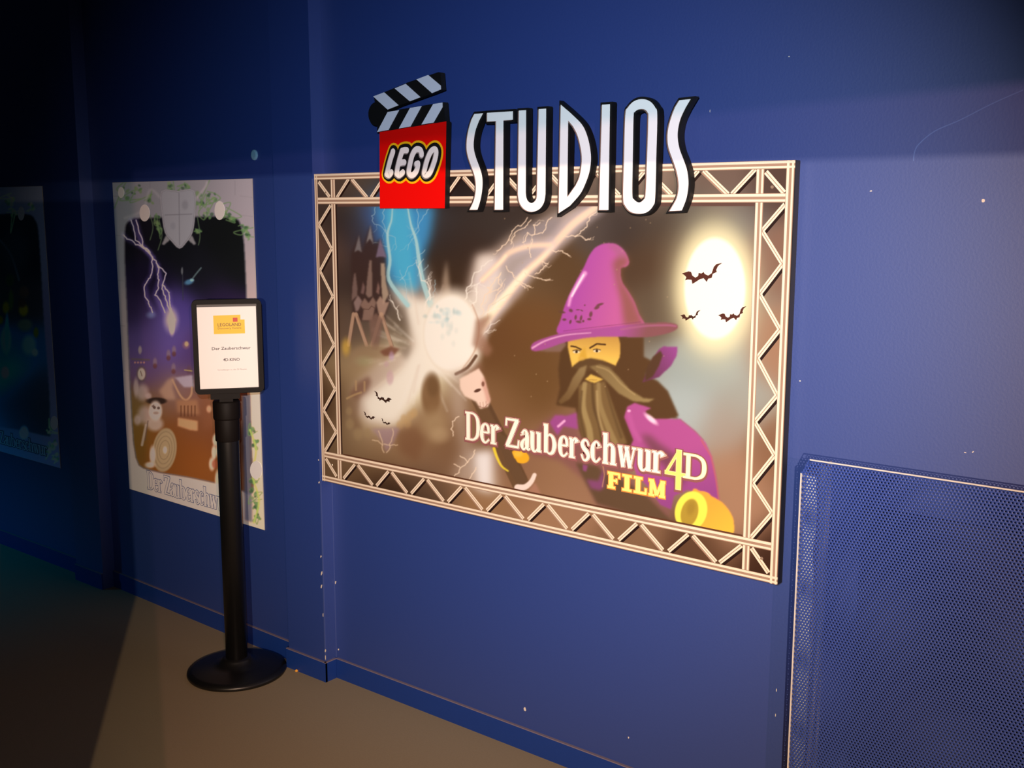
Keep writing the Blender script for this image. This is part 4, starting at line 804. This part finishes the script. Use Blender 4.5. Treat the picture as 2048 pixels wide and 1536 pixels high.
# ================================================================== PERFORATED GUARD
GY = -.181; gx0 = -1.0208*(CD+GY)/CD; gx1 = -.30; gz = 1.6-(1.6-1.0195)*(CD+GY)/CD
guard = thing('perforated_guard', (-.65, GY, 0), 'blue perforated metal guard standing against the wall right of the big board', 'guard')
gmat = mat('blue_powder_coat', (38,62,136), rough=.5, spec=.5); gedge = mat('bare_metal_edge', (226,222,214), rough=.3, metal=.3); gpale = mat('flange_with_light', (176,170,178), rough=.45)
def perf(name, org, du, dv, nu, nv, p, r, m, parent, th=.001, skip=None):
    """sheet with hexagonally set holes; one shared-vertex cell ring per hole"""
    org, du, dv = Vector(org), Vector(du), Vector(dv); rows = int(nv/(p*.8660)); cols = int(nu/p); R = p/math.sqrt(3)
    ii, jj = np.meshgrid(np.arange(cols), np.arange(rows)); cx = (ii*p+p/2+(jj % 2)*p/2).ravel(); cy = (jj*p*.8660+R).ravel()
    if skip is not None: k = ~skip(cx, cy); cx = cx[k]; cy = cy[k]
    n = len(cx); an = np.arange(6)*math.pi/3+math.pi/6
    O = np.stack([cx[:, None]+R*np.cos(an), cy[:, None]+R*np.sin(an)], 2); I = np.stack([cx[:, None]+r*np.cos(an), cy[:, None]+r*np.sin(an)], 2)
    V = np.concatenate([O, I], 1).reshape(-1, 2)
    P = np.array(org)[None]+V[:, :1]*np.array(du)[None]+V[:, 1:]*np.array(dv)[None]; nrm = np.array(du.cross(dv))
    V3 = np.concatenate([P, P-nrm[None]*th]); b = (np.arange(n)*12)[:, None]; k = np.arange(6)[None]; k2 = (np.arange(6)[None]+1) % 6; T = n*12
    f1 = np.stack([b+k, b+k2, b+6+k2, b+6+k], 2).reshape(-1, 4); f2 = f1[:, ::-1]+T; f3 = np.stack([b+6+k, b+6+k2, b+6+k2+T, b+6+k+T], 2).reshape(-1, 4)
    F = np.concatenate([f1, f2, f3]).astype(np.int32)
    me = bpy.data.meshes.new(name); me.vertices.add(len(V3)); me.vertices.foreach_set('co', V3.astype(np.float32).ravel()); me.loops.add(F.size); me.loops.foreach_set('vertex_index', F.ravel())
    me.polygons.add(len(F)); me.polygons.foreach_set('loop_start', np.arange(len(F), dtype=np.int32)*4); me.update(calc_edges=True); me.materials.append(m)
    o = bpy.data.objects.new(name, me); COL.objects.link(o); put(o, parent); return o
p_ = .0074
perf('front_plate', (gx0, GY, .0), (1, 0, 0), (0, 0, 1), gx1-gx0, gz-.004, p_, .0021, gmat, guard, skip=lambda x, y: (x < .02) & (y > gz-.034+x*1.4))
perf('side_flange', (gx0+.001, -.010, .0), (0, -1, 0), (0, 0, 1), abs(GY)-.012, gz-.035, p_, .0022, gpale, guard)  # pale tone puts light into the flange seen through the holes
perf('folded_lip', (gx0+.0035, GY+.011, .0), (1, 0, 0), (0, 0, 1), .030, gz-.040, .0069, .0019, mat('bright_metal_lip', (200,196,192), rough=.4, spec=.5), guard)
mb = MB()
mb.box(gx0+.018, gx1, GY-.0015, GY+.0015, gz-.003, gz, gedge); mb.build('top_edge', guard)
mb = MB(); mb.box(gx0-.0018, gx0+.0012, GY-.0015, GY+.003, 0, gz-.034, gedge); mb.build('side_edge', guard)
PG = Plane((gx0, GY), (gx1, GY)); mb = MB(); mb.ribbon(PG, [(0, gz-.034), (.006, gz-.030), (.010, gz-.018), (.018, gz-.001)], .0025, .0016, gmat); mb.build('cut_corner', guard)
mb = MB(); mb.box(gx0+.08, gx1, -.012, -.004, .10, .93, mat('shade_behind_holes', (18,24,44), rough=.8)); mb.build('shade_panel', guard)  # dark sheet stands in for the shade behind the holes

# ================================================================== ADDED SPOT FIXTURES, OUT OF VIEW, FLAPS SHAPE THE WARM BEAMS
def added_fixture(L, zc, side, label, wl=.75, wr=.5, sw=.5):
    root = thing('added_spotlight_rig', (L.x+.05, L.y-.14, 0), label, 'spotlight')
    mb = MB(); q = .0
    mb.lathe((L.x+.05, L.y-.14, 0), [(.16, 0), (.16, .01), (.02, .02), (.015, .03), (.015, L.z-.06)], blackw, 20); mb.build('stand', root)
    mb = MB(); mb.box(L.x-.03, L.x+.13, L.y-.26, L.y-.02, L.z-.06, L.z+.06, black); bevel(mb.build('housing', root), .01)
    D = .30; za = L.z+(zc[0]-L.z)*D/(0-L.y); zb_ = L.z+(zc[1]-L.z)*D/(0-L.y)   # flap edge that throws the cut-off line on the wall
    x0_, x1_ = L.x-wl, L.x+wr; sl = (zb_-za)/((-.5+2.8)*D/(-L.y)); zx = lambda x: za+sl*(x-(L.x+(-2.8-L.x)*D/(-L.y)))
    mb = MB(); y = L.y+D
    for k in range(1): mb.face([(x0_, y, zx(x0_)), (x1_, y, zx(x1_)), (x1_, y, zx(x1_)+.45), (x0_, y, zx(x0_)+.45)], black); mb.face([(x0_, y+.003, zx(x0_)+.45), (x1_, y+.003, zx(x1_)+.45), (x1_, y+.003, zx(x1_)), (x0_, y+.003, zx(x0_))], black)
    mb.build('beam_cut_flap', root)
    if side is not None:
        xs = L.x+(side[0]-L.x)*D/(side[1]-L.y)
        mb = MB(); mb.box(xs-sw, xs, y+.006, y+.009, L.z-.9, L.z-.002, black); mb.build('beam_cut_flap', root)
    return root
added_fixture(LA, (1.783, 1.860), (-3.92, 0), 'added black spotlight with a barn door behind the viewer, right one', .60, .10, .12)
added_fixture(LB, (1.716, 1.716), (-4.05, 0), 'added black spotlight with barn doors on two sides behind the viewer, left one', .75, .25)
